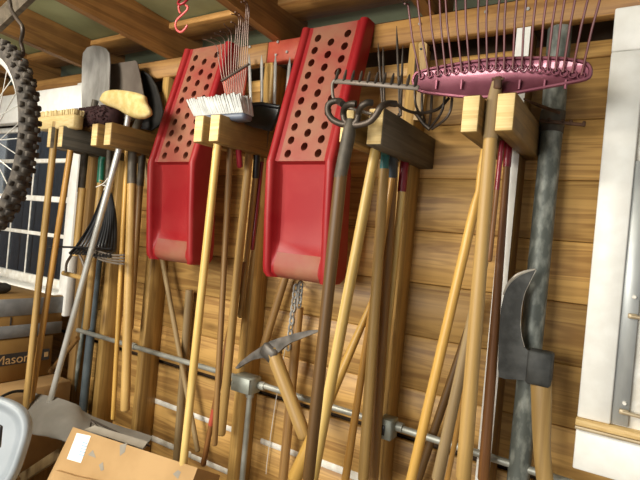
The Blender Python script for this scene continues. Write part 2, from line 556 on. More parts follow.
# --- window on the left
root = bpy.data.objects.new('window_1', None); COL.objects.link(root); root.location = (-2.9, YS, Zw(-.45)); struct(root)
XR, XL, ZT, ZB = -2.34, -3.5, .645, -.40
m = MB()
m.box((XR - .034, 1.45, Zw((ZT + ZB) / 2 - .04)), (.068, .05, ZT - ZB + .1), bevel=.004)
m.box((XL + .034, 1.45, Zw((ZT + ZB) / 2)), (.068, .05, ZT - ZB), bevel=.004)
m.box(((XL + XR) / 2, 1.448, Zw(ZT - .08)), (XR - XL + .01, .05, .16), bevel=.004)
m.build('casing', M['white'], root)
m = MB()
zt, zb, xl, xr = ZT - .16, ZB, XL + .068, XR - .068
m.box((xr - .018, 1.52, Zw((zt + zb) / 2)), (.036, .03, zt - zb), bevel=.003)
m.box((xl + .018, 1.52, Zw((zt + zb) / 2)), (.036, .03, zt - zb), bevel=.003)
m.box(((xl + xr) / 2, 1.52, Zw(zt - .015)), (xr - xl, .03, .03), bevel=.003)
m.box(((xl + xr) / 2, 1.52, Zw(zb + .03)), (xr - xl, .03, .06), bevel=.003)
for zz, hh in ((.287, .022), (.08, .03), (-.112, .02)):
    m.box(((xl + xr) / 2, 1.515, Zw(zz)), (xr - xl, .024, hh), bevel=.002)
for xx in (-2.66 - .25, -2.66 - .45):
    m.box((xx, 1.518, Zw((zt + zb) / 2)), (.008, .006, zt - zb), bevel=.001)
m.build('sash', M['white_old'], root)
m = MB(); m.box(((xl + xr) / 2, 1.522, Zw((zt + zb) / 2)), (xr - xl, .004, zt - zb)); m.build('glass', M['glass'], root)
m = MB()
for i in range(4):
    m.box(((XL + XR) / 2, 1.44 - .012 * i, Zw(ZB + .01 - .024 * i)), (XR - XL - .09, .10, .016), bevel=.003)
m.build('sill', M['white'], root)
m = MB()
for i in range(16):
    m.box((-4.9 + i * .2, 2.35, 1.4), (.19, .03, 2.8), bevel=.006)
struct(m.build('wall_outside', M['siding']))

# --- white framed hatch on the right
root = bpy.data.objects.new('window_2', None); COL.objects.link(root); root.location = (.35, YS, Zw(-.5)); struct(root)
YD = 1.43
m = MB()
m.box((-.109 + .036, YD + .045, Zw(.074)), (.072, .09, .912), bevel=.003)
m.box((.42, YD + .045, Zw(.586)), (1.058, .09, .108), bevel=.003)
m.box((.42, YD + .045, Zw(-.4615)), (1.058, .09, .098), bevel=.003)
m.box((.85, YD + .045, Zw(.074)), (.072, .09, .912), bevel=.003)
m.build('casing', M['white'], root)
m = MB()
m.box((.42, YD + .038, Zw(-.392)), (1.062, .10, .016), bevel=.002)
m.build('sill_strip', M['slitwood'], root)
m = MB(); m.box((.42, YD - .009, Zw(-.405)), (1.062, .008, .008), bevel=.001); m.build('sill_lip', M['brassy'], root)
m = MB(); m.box((.40, YD + .035, Zw(.07)), (.9, .03, .92)); m.build('panel', M['white_old'], root)
m = MB(); m.box((-.0195, YD + .01, Zw(-.06)), (.037, .004, .64), bevel=.001); pl = m.build('hinge_strip', M['latchgalv'], root)
for zc in (-.069, -.325):
    m = MB(); m.tube([(-.012, YD + .009, Zw(zc)), (-.012, YD + .002, Zw(zc))], [.0055, .004], 10); m.build('bolt', M['white_old'], pl)
for zc in (-.115, -.345):
    m = MB()
    m.box((-.012, YD + .003, Zw(zc)), (.02, .012, .012), bevel=.002)
    m.tube([(-.015, YD - .001, Zw(zc)), (.02, YD - .001, Zw(zc - .002)), (.12, YD - .001, Zw(zc - .002))], .0045, 8)
    m.build('pin', M['brassy'], pl)
m = MB(); m.tube(arc((-.004, YD + .004, Zw(.19)), .007, 0, 2 * PI, 10, (1, 0, 0), (0, 0, 1)), .0022, 6); m.build('ring', M['iron'], pl)

# ------------------------------------------------------------------ conduit
root = thing('electrical_conduit', 'long galvanised electrical conduit pipe with two junction boxes fixed across the studs', 'conduit', (-1.25, 1.445, Zw(-.54)))
yc, rc = 1.447, .0105
m = MB(); m.tube([(-2.25, yc, Zw(-.541)), (-1.25, yc, Zw(-.539))], rc, 12); m.build('pipe', M['conduit'], root)
m = MB(); m.tube([(-1.12, yc, Zw(-.541)), (-.63, yc, Zw(-.546))], rc, 12); m.build('pipe', M['conduit'], root)
m = MB(); m.tube([(-.59, yc, Zw(-.546)), (-.05, yc, Zw(-.556)), (.9, yc, Zw(-.57))], rc, 12); m.build('pipe', M['conduit'], root)
m = MB(); m.tube([(-1.165, yc, Zw(-.57)), (-1.165, yc, .3)], rc, 12); m.build('drop_pipe', M['conduit'], root)
m = MB(); m.box((-1.168, 1.425, Zw(-.542)), (.088, .065, .058), bevel=.005); m.box((-1.168, 1.391, Zw(-.542)), (.084, .004, .054), bevel=.0015)
m.tube([(-1.2, 1.389, Zw(-.54)), (-1.2, 1.386, Zw(-.54))], .004, 8)
m.build('junction_box', M['jbox'], root)
m = MB(); m.box((-.612, 1.432, Zw(-.549)), (.046, .05, .062), bevel=.003); jb = m.build('junction_box', M['jbox'], root)
m = MB(); m.box((-.618, 1.406, Zw(-.552)), (.018, .003, .03), bevel=.001); m.build('switch_slot', M['black'], jb)
for x, s in ((-1.235, 1), (-1.112, 1), (-.58, 1), (-.644, 1)):
    m = MB(); m.tube([(x - .012, yc, Zw(-.543)), (x + .012, yc, Zw(-.543))], .0155, 8); m.build('coupling', M['conduit'], root)
m = MB(); m.tube([(-1.165, yc, Zw(-.57)), (-1.165, yc, Zw(-.597))], .0155, 8); m.build('coupling', M['conduit'], root)
m = MB(); m.box((-1.835, 1.45, Zw(-.54)), (.03, .018, .03), bevel=.005); m.tube([(-1.85, 1.447, Zw(-.54)), (-1.82, 1.447, Zw(-.54))], .014, 10); m.build('strap', M['conduit'], root)

# ------------------------------------------------------------------ tool holder arms (pairs of short boards beside the studs)
def holder(x, y0, z0, z1, label, mat, w=.041, y1=None):
    y1 = y1 or YB - .002
    root = thing('holder_arm', label, 'wooden arm', (x, y1, z0), 'wooden arms that hold the tools')
    m = MB(); m.box((x, (y0 + y1) / 2, (z0 + z1) / 2), (w, y1 - y0, z1 - z0), bevel=.0025); m.build('board', mat, root)
    m = MB(); m.box((x, y0 - .0008, (z0 + z1) / 2), (w - .005, .003, z1 - z0 - .005), bevel=.001); m.build('sawn_end', M['endgrain'], root)
    return root
za, zb = Zw(.281), Zw(.370)
holder(-2.135, 1.165, Zw(.277), Zw(.366), 'leftmost short wooden arm, behind the cream brush handle', M['block_old'], .028)
holder(-2.052, 1.165, Zw(.277), Zw(.366), 'weathered dark grey wooden arm just under the cream scrub brush', M['block_char'], .036)
holder(-1.842, 1.18, za, zb, 'narrow left arm of the wooden pair under the yellow fleece mop', M['block_side'], .04)
holder(-1.757, 1.18, za, zb, 'brown right arm of the wooden pair under the yellow fleece mop', M['block_side'], .043)
holder(-1.268, 1.18, za, zb, 'left arm of the wooden pair under the white bristle broom', M['block_side'], .042)
holder(-1.196, 1.18, za, zb, 'long dark-sided right arm of the wooden pair under the white bristle broom', M['block_side'], .044)
holder(-.69, 1.16, Zw(.262), Zw(.350), 'left arm of the wooden pair behind the iron cultivator tines', M['block_side'], .042)
holder(-.611, 1.17, Zw(.255), Zw(.352), 'thick grey-sided wooden arm right of the iron cultivator tines', M['block_old'], .046)
holder(-.369, 1.18, za, zb, 'left arm of the wooden pair under the maroon leaf rake', M['block_side'], .043)
holder(-.290, 1.18, za, zb, 'right arm of the wooden pair under the maroon leaf rake, bright sawn end', M['block_side'], .043)

# ------------------------------------------------------------------ red plastic chutes
def make_chute():
    W, T, D = .128, .030, .105     # half width, rail width, body depth
    import bmesh
    # stations (y, z, recess of the floor, depth)
    st = [(1.402, Zw(.718), .016, .055), (1.398, Zw(.700), .018, .06), (1.335, Zw(.47), .018, .07), (1.282, Zw(.262), .018, .10),
          (1.275, Zw(.238), .020, .11), (1.274, Zw(.230), .040, .115), (1.276, Zw(.20), .046, .12), (1.287, Zw(.06), .048, .12), (1.295, Zw(-.015), .044, .12),
          (1.299, Zw(-.055), .030, .12), (1.303, Zw(-.095), .014, .115), (1.306, Zw(-.113), .012, .11), (1.309, Zw(-.124), .016, .10), (1.316, Zw(-.138), .028, .085)]
    rings = []
    for i, (y, z, rec, dep) in enumerate(st):
        t = .5 if i in (0,) else 1.0
        pr = []
        rr = T / 2
        shr = 1.0 if i < len(st) - 1 else .93
        half = [(-W, dep), (-W, .014)]
        for k in range(1, 6):
            a = PI - PI * k / 6
            half.append((-W + rr + rr * math.cos(a), .014 - .014 * math.sin(a)))
        half += [(-W + T, .014), (-W + T + .004, max(rec * .8, .0145)), (-W + T + .012, rec)]
        prof = half + [(-u, v) for u, v in half[::-1]]
        rings.append([Vector((u * shr, y + v, z)) for u, v in prof])
    m = MB(); m.loops(rings, True, True, True)
    # material index 1 for the perforated deck (upper floor faces)
    n = len(rings[0])
    me = bpy.data.meshes.new('chute_body')
    o0 = Vector((0, 1.36, Zw(-.14)))
    me.from_pydata([tuple(v - o0) for v in m.v], [], m.f)
    me.materials.append(M['red']); me.materials.append(M['red_dust'])
    half_n = n // 2
    for p in me.polygons:
        idx = sorted(p.vertices)
        p.use_smooth = True
        if len(idx) == 4:
            ks = [i % n for i in idx]; rws = [i // n for i in idx]
            if max(rws) <= 4 and min(ks) >= half_n - 1 and max(ks) <= half_n:
                p.material_index = 1
            if min(rws) >= 9 and min(ks) >= half_n - 1 and max(ks) <= half_n:
                p.material_index = 1
    bm = bmesh.new(); bm.from_mesh(me); bmesh.ops.recalc_face_normals(bm, faces=bm.faces); bm.to_mesh(me); bm.free()
    # real holes, cut with a boolean
    body = bpy.data.objects.new('tmp_body', me); COL.objects.link(body)
    cm = MB()
    zt, zbm = Zw(.68), Zw(.265)
    for ci, u in enumerate((-.058, 0, .058)):
        for r in range(10):
            s = .018 + r * .0475 + (.0237 if ci == 1 else 0)
            zz = Zw(.688) - s * .965
            if zz < Zw(.256): continue
            yy = 1.395 - (Zw(.688) - zz) * .262
            cm.tube([(u, yy - .03, zz - .03 * .26), (u, yy + .13, zz + .13 * .26)], .0128, 12)
    cme = bpy.data.meshes.new('tmp_cut'); cme.from_pydata([tuple(v - o0) for v in cm.v], [], cm.f); cme.materials.append(M['red_dust'])
    bm = bmesh.new(); bm.from_mesh(cme); bmesh.ops.recalc_face_normals(bm, faces=bm.faces); bm.to_mesh(cme); bm.free()
    cut = bpy.data.objects.new('tmp_cut', cme); COL.objects.link(cut)
    md = body.modifiers.new('b', 'BOOLEAN'); md.object = cut; md.operation = 'DIFFERENCE'; md.solver = 'EXACT'
    dg = bpy.context.evaluated_depsgraph_get(); dg.update()
    fin = bpy.data.meshes.new_from_object(body.evaluated_get(dg))
    bpy.data.objects.remove(body); bpy.data.objects.remove(cut)
    fin.name = 'chute'
    try: fin.set_sharp_from_angle(angle=math.radians(38))
    except Exception: pass
    o = bpy.data.objects.new('plastic_chute', fin); COL.objects.link(o)
    o.location = o0 + Vector((-1.512, 0, 0))
    return o
c1 = make_chute()
tag(c1, 'dusty red plastic chute with round holes, hung left of the white bristle broom', 'plastic chute', 'red plastic chutes')
c2 = c1.copy(); COL.objects.link(c2); c2.location = c1.location + Vector((.586, 0, 0))
tag(c2, 'dusty red plastic chute with round holes, hung right of the white bristle broom', 'plastic chute', 'red plastic chutes')

# ------------------------------------------------------------------ bicycle wheel
WC = Vector((-1.85, .78, Zw(.217)))
root = thing('bicycle_wheel', 'knobbly bicycle wheel with silver spokes hanging from a hook at far left', 'wheel', WC)
X, Z, Y = Vector((1, 0, 0)), Vector((0, 0, 1)), Vector((0, 1, 0))
circ = lambda r, n=72, y=0: [WC + X * r * math.cos(2 * PI * i / n) + Z * r * math.sin(2 * PI * i / n) + Y * y for i in range(n)]
m = MB(); m.tube(circ(.303), .026, 14, closed=True)
for i in range(84):
    a = 2 * PI * i / 84
    e = X * math.cos(a) + Z * math.sin(a); t = Z * math.cos(a) - X * math.sin(a)
    for (oy, el, sz) in (((-.014, .022, .017), (.014, .022, .017)) if i % 2 else ((0, .026, .026), (-.024, .012, .016), (.024, .012, .016))):
        c = WC + e * (.303 + el) + Y * oy
        R = Matrix((t, Y, e)).transposed()
        m.box(c, (.0155, sz, .012), R, bevel=.002)
m.build('tyre', M['tyre'], root)
m = MB()
m.tube(circ(.276), .0105, 8, closed=True, flat=1.0); m.tube(circ(.268), .009, 8, closed=True)
m.build('rim', M['alu'], root)
m = MB(); m.tube([WC - Y * .05, WC - Y * .04, WC - Y * .035, WC + Y * .035, WC + Y * .04, WC + Y * .05], [.008, .02, .014, .014, .02, .008], 14); m.build('hub', M['alu'], root)
for i in range(32):
    a = 2 * PI * i / 32
    s = 1 if i % 2 else -1
    off = (.55 if (i // 2) % 2 else -.55)
    p0 = WC + X * .018 * math.cos(a + off * 2) + Z * .018 * math.sin(a + off * 2) + Y * s * .036
    p1 = WC + X * .266 * math.cos(a) + Z * .266 * math.sin(a)
    m = MB(); m.tube([p0, p1], .0017, 5); m.build('spoke', M['alu'], root)
# hook over the tyre
hp = [P(-2, -40, .80), P(6, -14, .80), P(10, 3, .80), P(11, 9, .80), P(17, 19, .80), P(22, 26, .80), P(22.5, 34, .805), P(21, 42, .82)]
hp += [Vector((-1.72, .83, Zw(.50))), Vector((-1.735, .81, Zw(.48))), ]
m = MB(); m.tube(smooth_path(hp, 5), .0062, 10); tag(m.build('utility_hook', M['iron']), 'bent dark steel utility hook holding the bicycle wheel under the roof', 'hook')

# ------------------------------------------------------------------ red S hook and ring under the roof
yh = 1.07
pts = [P(188, 7, yh), P(187, 10, yh), P(182, 15, yh), P(177, 20, yh), P(175.5, 25, yh), P(177, 30, yh), P(181, 32, yh), P(185, 29, yh), P(187.5, 25, yh)]
m = MB(); m.tube(smooth_path(pts, 6), .0033, 8); 
pts = [P(180.5, 13.5, yh), P(179, 10, yh), P(179, 6, yh), P(183, 3.5, yh), P(188, 7, yh)]
m.tube(smooth_path(pts, 5), .0033, 8)
tag(m.build('s_hook', M['hookred']), 'pale red coated S-hook dangling below the dark red ring', 'hook')
m = MB(); c = P(183.5, 0, yh)
m.tube(arc(c, .021, 0, 2 * PI, 20, (1, 0, 0), (0, .5, .87))[:-1], .0038, 8, closed=True)
m.tube([c + Vector((0, .01, .02)), c + Vector((0, .02, .09))], .003, 8)
tag(m.build('hanging_ring', M['ringred']), 'dark red coated ring hanging from the roof above the S-hook', 'ring')

# ------------------------------------------------------------------ brooms
def bristles(m, base_pts, up, lean, L, r, jit=.12, n=5):
    for p in base_pts:
        d = (up + Vector([random.uniform(-jit, jit) for _ in range(3)]) + lean(p)).normalized()
        l = L * random.uniform(.9, 1.06)
        m.tube([p, p + d * l * .55, p + d * l], [r * .7, r, r * .75], n)


# cream scrub brush on the left arm pair
ya = 1.17
root = thing('scrub_brush', 'cream scrub brush with pale bristles on a long light handle beside the wheel', 'brush', P(20, 470, ya))
A, B = P(37, 121, 1.177), P(73, 123, 1.177)
wd = .046
c = (A + B) / 2
m = MB(); m.box(Vector((c.x, 1.20, c.z)), (B.x - A.x, wd, .056), bevel=.005); m.build('block', M['cream_block'], root)
m = MB()
base = [Vector((x, 1.20 + dy, c.z + .026)) for x in [A.x + (B.x - A.x) * (i + .5) / 20 for i in range(20)] for dy in (-.019, -.0095, 0, .0095, .019)]
bristles(m, base, Z, lambda p: Vector(((p.x - c.x) * .9, (p.y - 1.20) * 3, 0)), .024, .0058)
m.build('bristles', M['bristle_cream'], root)
rod_obj('handle', P(56, 122, 1.185), P(19, 470, 1.17), .0135, .0135, M['h_tan'], root)

# maroon brush beside it
root = thing('push_broom', 'dark maroon bristle broom lying between the cream brush and the fleece mop', 'broom', P(21, 466, 1.2))
A, B = P(73, 121, 1.285), P(117, 116, 1.285)
m = MB()
d = (B - A); u = d.normalized()
m.tube([A, A.lerp(B, .04), A.lerp(B, .3), A.lerp(B, .7), A.lerp(B, .95), B], [.026, .042, .048, .048, .042, .028], 20, flat=.95)
cc = A.lerp(B, .5)
for i in range(700):
    t = random.uniform(.02, .98); a = random.uniform(0, 2 * PI)
    e = Vector((0, math.cos(a), math.sin(a)))
    p = A.lerp(B, t) + e * .043
    m.tube([p, p + (e + Vector((random.uniform(-.2, .2), 0, 0))).normalized() * .009], [.004, .0025], 4)
m.build('bristles', M['bristle_maroon'], root)
m = MB(); m.box(cc + Vector((0, .0, -.045)), (.2, .05, .022), bevel=.004); m.build('block', M['h_dark'], root)
rod_obj('handle', P(73, 135, 1.245), P(21, 466, 1.2), .0125, .0125, M['h_orange'], root)

# yellow fleece mop on an aluminium pole
root = thing('fleece_mop', 'yellow fleece mop head on a silver pole with black end cap', 'mop', P(47, 413, 1.2))
yf = 1.19
ol = [(101, 101), (103, 95), (108, 91), (118, 90), (128, 91), (138, 93), (145, 96), (146, 102), (150, 109), (151, 114), (146, 118), (138, 119), (129, 116), (119, 110), (108, 106)]
def blob(outline, y, th, n=3):
    o = []
    k = len(outline)
    for i in range(k):
        p0, p1, p2, p3 = [Vector((*outline[(i + j) % k], 0)) for j in (-1, 0, 1, 2)]
        for s in range(n):
            t = s / n
            q = .5 * ((2 * p1) + (p2 - p0) * t + (2 * p0 - 5 * p1 + 4 * p2 - p3) * t * t + (3 * p1 - p0 - 3 * p2 + p3) * t ** 3)
            o.append((q.x, q.y))
    cx = sum(p[0] for p in o) / len(o); cy = sum(p[1] for p in o) / len(o)
    rings = []
    for j in range(11):
        a = PI * j / 10
        f = max(math.sin(a), .03) ** .38
        yy = y - math.cos(a) * th
        rings.append([P(cx + (p[0] - cx) * f, cy + (p[1] - cy) * f, y) + Vector((0, yy - y + random.uniform(-.001, .001), 0)) for p in o])
    return rings
m = MB(); m.loops(blob(ol, yf, .024), True, True, True); m.build('fleece_head', M['fleece'], root)
a, b = P(118.5, 151, 1.25), P(47, 413, 1.22)
d = (b - a).normalized()
rod_obj('socket', P(129, 112, 1.255), P(126, 130, 1.255), .012, .011, M['alu'], root, rounded=False)
m = MB(); m.tube([P(127, 126, 1.255), P(122.5, 138, 1.253), P(118.5, 153, 1.25)], .0105, 12); m.build('collar', M['alu'], root)
rod_obj('pole', a - d * .01, b, .0125, .0125, M['alu'], root, wob=0)
rod_obj('end_cap', b - d * .045, b + d * .003, .0138, .0138, M['black'], root)

# white bristle broom
root = thing('push_broom', 'white bristle broom head on a long pale handle in front of the left chute', 'broom', P(183, 467, 1.215))
A, B = P(193, 115.5, 1.215), P(242, 116, 1.215)
c = (A + B) / 2
L = B.x - A.x
m = MB(); m.box(Vector((c.x, 1.245, c.z - .002)), (L, .052, .024), bevel=.007); m.build('block', M['blue_block'], root)
m = MB()
base = [Vector((A.x + L * (i + .5) / 36, 1.245 + dy, c.z + .006)) for i in range(36) for dy in (-.025, -.019, -.0125, -.006, .0005, .007, .013, .019, .025)]
bristles(m, base, Z, lambda p: Vector(((p.x - c.x) * 1.0 - .26, (p.y - 1.245) * 5 - .28, 0)), .062, .0042, .08)
m.build('bristles', M['bristle_white'], root)
rod_obj('handle', P(220, 120, 1.24), P(183, 467, 1.215), .0138, .0138, M['h_pale'], root)

# black scoop lying behind the white broom
root = thing('coal_shovel', 'black shovel blade lying flat behind the white broom on a slim tan handle', 'shovel', P(250, 120, 1.33))
o = [P(236, 106, 1.3), P(262, 104, 1.38), P(279, 107, 1.40), P(276, 118, 1.40), P(270, 131, 1.36), P(252, 127, 1.31), P(238, 121, 1.28)]
m = MB(); m.plate(o, .012, .03, Vector((.2, .9, .1))); 
m.build('blade', M['black'], root)
m = MB(); m.tube([o[0], o[1], o[2]], .008, 8); m.build('rim', M['black'], root)
rod_obj('collar', P(259, 126, 1.40), P(255.5, 178, 1.43), .0125, .0125, M['black'], root, rounded=False)
rod_obj('handle', P(255.6, 176, 1.43), P(240, 318, 1.44), .0105, .0105, M['h_tan'], root)

# ------------------------------------------------------------------ spades and shovels over the left holders
root = thing('drain_spade', 'grey steel spade with rounded blade up and D-shaped grip hanging down', 'spade', P(75, 282, 1.34))
yb = 1.33
o = [P(*p, yb) for p in [(82, 118), (81.5, 90), (82, 62), (83, 53), (87, 47.5), (93, 45.5), (100, 46), (106, 48.5), (109, 53), (110, 62), (109, 90), (107, 118)]]
m = MB(); m.plate(o, .004, .022); m.build('blade', M['steel'], root)
m = MB(); m.tube([P(95, 100, yb), P(91, 125, yb), P(85, 150, 1.325), P(81, 192, 1.325)], [.012, .017, .0165, .0155], 12); m.build('socket', M['sleeve'], root)
rod_obj('shaft', P(82, 188, 1.325), P(76, 256, 1.325), .0165, .015, M['h_tan'], root, rounded=False)
m = MB()
m.tube(smooth_path([P(76, 250, 1.32), P(71, 256, 1.32), P(66.5, 264, 1.32), P(66, 274, 1.32)], 5), [.006] * 16, 8)
m.tube(smooth_path([P(77, 250, 1.32), P(80, 256, 1.32), P(84, 266, 1.32), P(84.5, 277, 1.32)], 5), [.006] * 16, 8)
m.build('yoke', M['steel_brown'], root)
rod_obj('grip', P(63.5, 273, 1.325), P(86, 279, 1.325), .011, .011, M['h_tan'], root)

root = thing('square_shovel', 'flat square brown steel shovel blade behind the yellow fleece mop', 'shovel', P(95, 300, 1.40))
yb = 1.385
o = [P(*p, yb) for p in [(100, 66.5), (101, 65.5), (118, 63), (135, 60.5), (137, 62), (140, 75), (144, 97), (145, 112), (130, 122), (112, 118), (104, 100), (101, 80)]]
m = MB(); m.plate(o, .004, .014); m.build('blade', M['steel_brown'], root)
m = MB(); m.tube([P(124, 105, yb), P(112, 140, yb), P(102, 160, yb), P(100.5, 183, yb)], [.012, .015, .0165, .0165], 12); m.build('socket', M['ferrule_green'], root)
rod_obj('handle', P(101, 180, yb), P(86, 330, 1.40), .0155, .0155, M['h_tan'], root)

root = thing('scoop_shovel', 'black rounded scoop shovel standing behind the left chute', 'shovel', P(125, 411, 1.3))
yb = 1.425
o = [P(*p, yb) for p in [(137, 72), (143, 71.5), (150, 76), (156, 86), (160, 98), (163, 112), (161, 124), (152, 130), (142, 128), (137, 112), (136, 90)]]
m = MB(); m.plate(o, .006, .02); m.tube([p + Vector((0, -.002, 0)) for p in o], .005, 6, closed=True); m.build('blade', M['blackmat'], root)
m = MB(); m.tube([P(142, 112, 1.39), P(134, 135, 1.33), P(132.5, 150, 1.315), P(132, 184, 1.31)], [.014, .018, .0185, .0185], 12); m.build('socket', M['sleeve'], root)
rod_obj('handle', P(132, 182, 1.31), P(125, 412, 1.30), .0175, .018, M['h_tan'], root)

# ------------------------------------------------------------------ handles, left group
tool('garden_tool_handle', 'thin yellow wooden handle just left of the thick tan shovel handle', 'handle', (127, 153), (113, 420), 1.30, 4.6, M['h_yellow'])
tool('garden_tool_handle', 'brown handle with dark socket tucked between thick tan handle and left chute', 'handle', (142, 158), (130, 330), 1.40, 6.5, M['h_brown'], sleeve=(186, M['sleeve'], 'socket', 1.06))
tool('slanted_stick', 'weathered thin stick slanting down to the right behind the left chute', 'stick', (141, 145), (198, 452), 1.475, 5.0, M['h_grey'], y2=1.478, ext=.03)
tool('stub_handle', 'short grey-brown handle standing below the left chute, flat top at its bottom edge', 'handle', (189.5, 290), (164, 630), 1.515, 8, M['h_grey'], ext=0)
tool('metal_pipe', 'thin pale grey metal pipe standing left of the first stud', 'pipe', (92, 270), (56, 514), 1.48, 4.5, M['galv'], ext=.1)
tool('metal_pipe', 'wide blue-grey metal pipe standing against the first stud', 'pipe', (98, 262), (67, 568), 1.49, 8, M['pipe_blue'], ext=.2)

# black fan rake hanging head down, tied with string
root = thing('fan_rake', 'black fan rake hanging head down, folded and tied with white string', 'rake', P(100, 250, 1.26))
yr = 1.24
top = P(107, 186, 1.320)
m = MB(); m.tube([P(109.5, 150, 1.350), P(108, 176, 1.330), top], [.012, .012, .013], 10); m.build('socket', M['sleeve'], root)
for i in range(13):
    t = i / 12
    ex = 77 + 38 * t; ey = 246 + 3 * t
    p1 = P(102.5 + 9 * t, 196, 1.310 + .02 * abs(t - .5))
    pe = P(ex, ey, 1.280 + .1 * math.sin(PI * t) * .4)
    pm = p1.lerp(pe, .5) + Vector((0, .012, 0))
    m = MB(); m.tube(smooth_path([top, p1, pm, pe, pe + Vector((.03, -.03, -.014)), pe + Vector((.05, -.06, -.03))], 3), .0068, 6, flat=.5); m.build('tine', M['black'], root)
m = MB(); m.tube([P(48, 246.5, 1.270), P(80, 247.5, 1.270), P(112, 249, 1.270)], .0045, 8); m.build('crossbar', M['black'], root)
m = MB()
m.tube(smooth_path([P(96, 187, 1.290), P(101, 185, 1.285), P(105, 182, 1.280), P(108, 178, 1.285), P(110, 180, 1.290), P(107, 184, 1.285), P(104, 190, 1.290)], 5), .0022, 6)
m.tube(arc(top, .016, 0, 2 * PI, 14, (1, 0, 0), (0, 1, 0))[:-1], .0022, 6, closed=True)
m.build('string', M['string'], root)
# fork with bent steel prongs, behind it
root = thing('hand_fork', 'steel fork with long bent prongs behind the fan rake tips', 'fork', P(112, 262, 1.33))
for k in range(4):
    m = MB(); m.tube(smooth_path([P(84, 247 + k, 1.30), P(97, 251 + 2.4 * k, 1.27), P(112, 255 + 2.6 * k, 1.24), P(124, 255 + 3 * k, 1.20)], 4), .004, 6); m.build('prong', M['steel_brown'], root)
m = MB(); m.tube([P(82, 244, 1.31), P(86, 254, 1.30)], .008, 8); m.build('neck', M['steel_brown'], root)

# ------------------------------------------------------------------ handles, second group (under the white broom)
tool('garden_tool_handle', 'brown wooden handle directly right of the long pale broom handle', 'handle', (230, 154), (214.5, 446), 1.30, (6.5, 6), M['h_brown'])
tool('garden_tool_handle', 'thick tan wooden handle, third along under the white broom', 'handle', (249, 157), (221, 436), 1.39, (8, 9), M['h_tan'])
root = thing('thin_stick', 'thin brown stick with a red painted band near its foot, under the broom', 'stick', P(203, 466, 1.43))
rod_obj('handle', P(243, 262, 1.415), P(203, 466, 1.415), .0105, .0105, M['h_red'], root)
rod_obj('painted_band', P(214.5, 409, 1.415), P(211, 425, 1.415), .0112, .0112, M['redpaint'], root, rounded=False)
tool('garden_tool_handle', 'slim dark red painted handle against the stud between the chutes', 'handle', (261, 170), (252, 250), 1.452, (4.4, 4), M['ferrule_red'], ext=.03)
tool('leaning_stick', 'brown stick leaning behind the mattock head below the right chute', 'stick', (290, 262), (262, 352), 1.50, 8, M['h_brown'], ext=.05)
tool('stub_handle', 'short brown handle standing behind the mattock, its top just below the chain', 'handle', (299, 307), (266, 662), 1.49, (9.5, 9.5), M['h_brown'], ext=0)

# copper coloured wire rake
root = thing('wire_lawn_rake', 'coppery wire lawn rake with bent tips rising beside the left chute', 'rake', P(238, 110, 1.27))
yr = 1.26
ol = [(222, 80), (230, 75), (240, 70), (247, 66), (246, 80), (243, 100), (238, 118), (231, 118), (226, 100)]
m = MB(); m.plate([P(*p, yr + .01) for p in ol], .006, .006); m.build('fan_plate', M['redpaint'], root)
tops = [((203, 39), (216, 45)), ((211, 38), (220, 42)), ((214, 33), (224, 39)), ((220, 31), (228, 36)), ((224, 24), (231, 33)), ((231, 22), (236, 26)), ((231, 14), (238.5, 18)), ((235, 12), (240.5, 17)), ((239, 15), (243, 20)), ((241, 2), (246, 6)), ((244, 1), (247.5, 5)), ((247, 4), (249, 9))]
for i, (tip, sh) in enumerate(tops):
    t = i / 11
    b0 = P(231 + 8 * t, 112, yr - .004); b1 = P(222.5 + 24 * t, 80 - 14 * t, yr - .006)
    b2 = P(*sh, yr - .03); b3 = P(*tip, yr - .07)
    m = MB(); m.tube(smooth_path([b0, b1, b1.lerp(b2, .6), b2, b3], 4), .0017, 5); m.build('tine', M['copper'], root)
m = MB(); a, b = P(222, 81, yr - .012), P(249, 64, yr - .012)
m.tube([a, b], .006, 8, flat=.5); m.build('spacer_bar', M['steel_brown'], root)
rod_obj('handle', P(236, 112, yr + .01), P(240, 168, 1.34), .011, .011, M['ferrule_red'], root)

# garden fork, prongs up
root = thing('garden_fork', 'garden fork with four flat grey steel prongs up behind the white broom', 'fork', P(262, 135, 1.42))
for (tx, ty, bx, by) in ((249, 54, 251, 112), (261.5, 55, 262, 112), (275.5, 55, 274, 112), (290, 57, 285, 112)):
    a, b = P(tx, ty, 1.425), P(bx, by, 1.425)
    m = MB(); m.tube([b, a.lerp(b, .15), a], [.0075, .0068, .001], 6, flat=.55); m.build('prong', M['steel'], root)
m = MB(); m.tube(smooth_path([P(251, 110, 1.425), P(256, 120, 1.425), P(267, 124, 1.425), P(279, 120, 1.425), P(285, 110, 1.425)], 5), .0085, 8); m.build('shoulder', M['steel'], root)
rod_obj('socket', P(267, 122, 1.425), P(264, 150, 1.425), .013, .013, M['sleeve'], root)
tool('wooden_lath', 'narrow pale wooden lath standing among the garden fork prongs', 'lath', (273, 66), (268, 150), 1.45, (5, 6), M['h_tan'], ext=0)

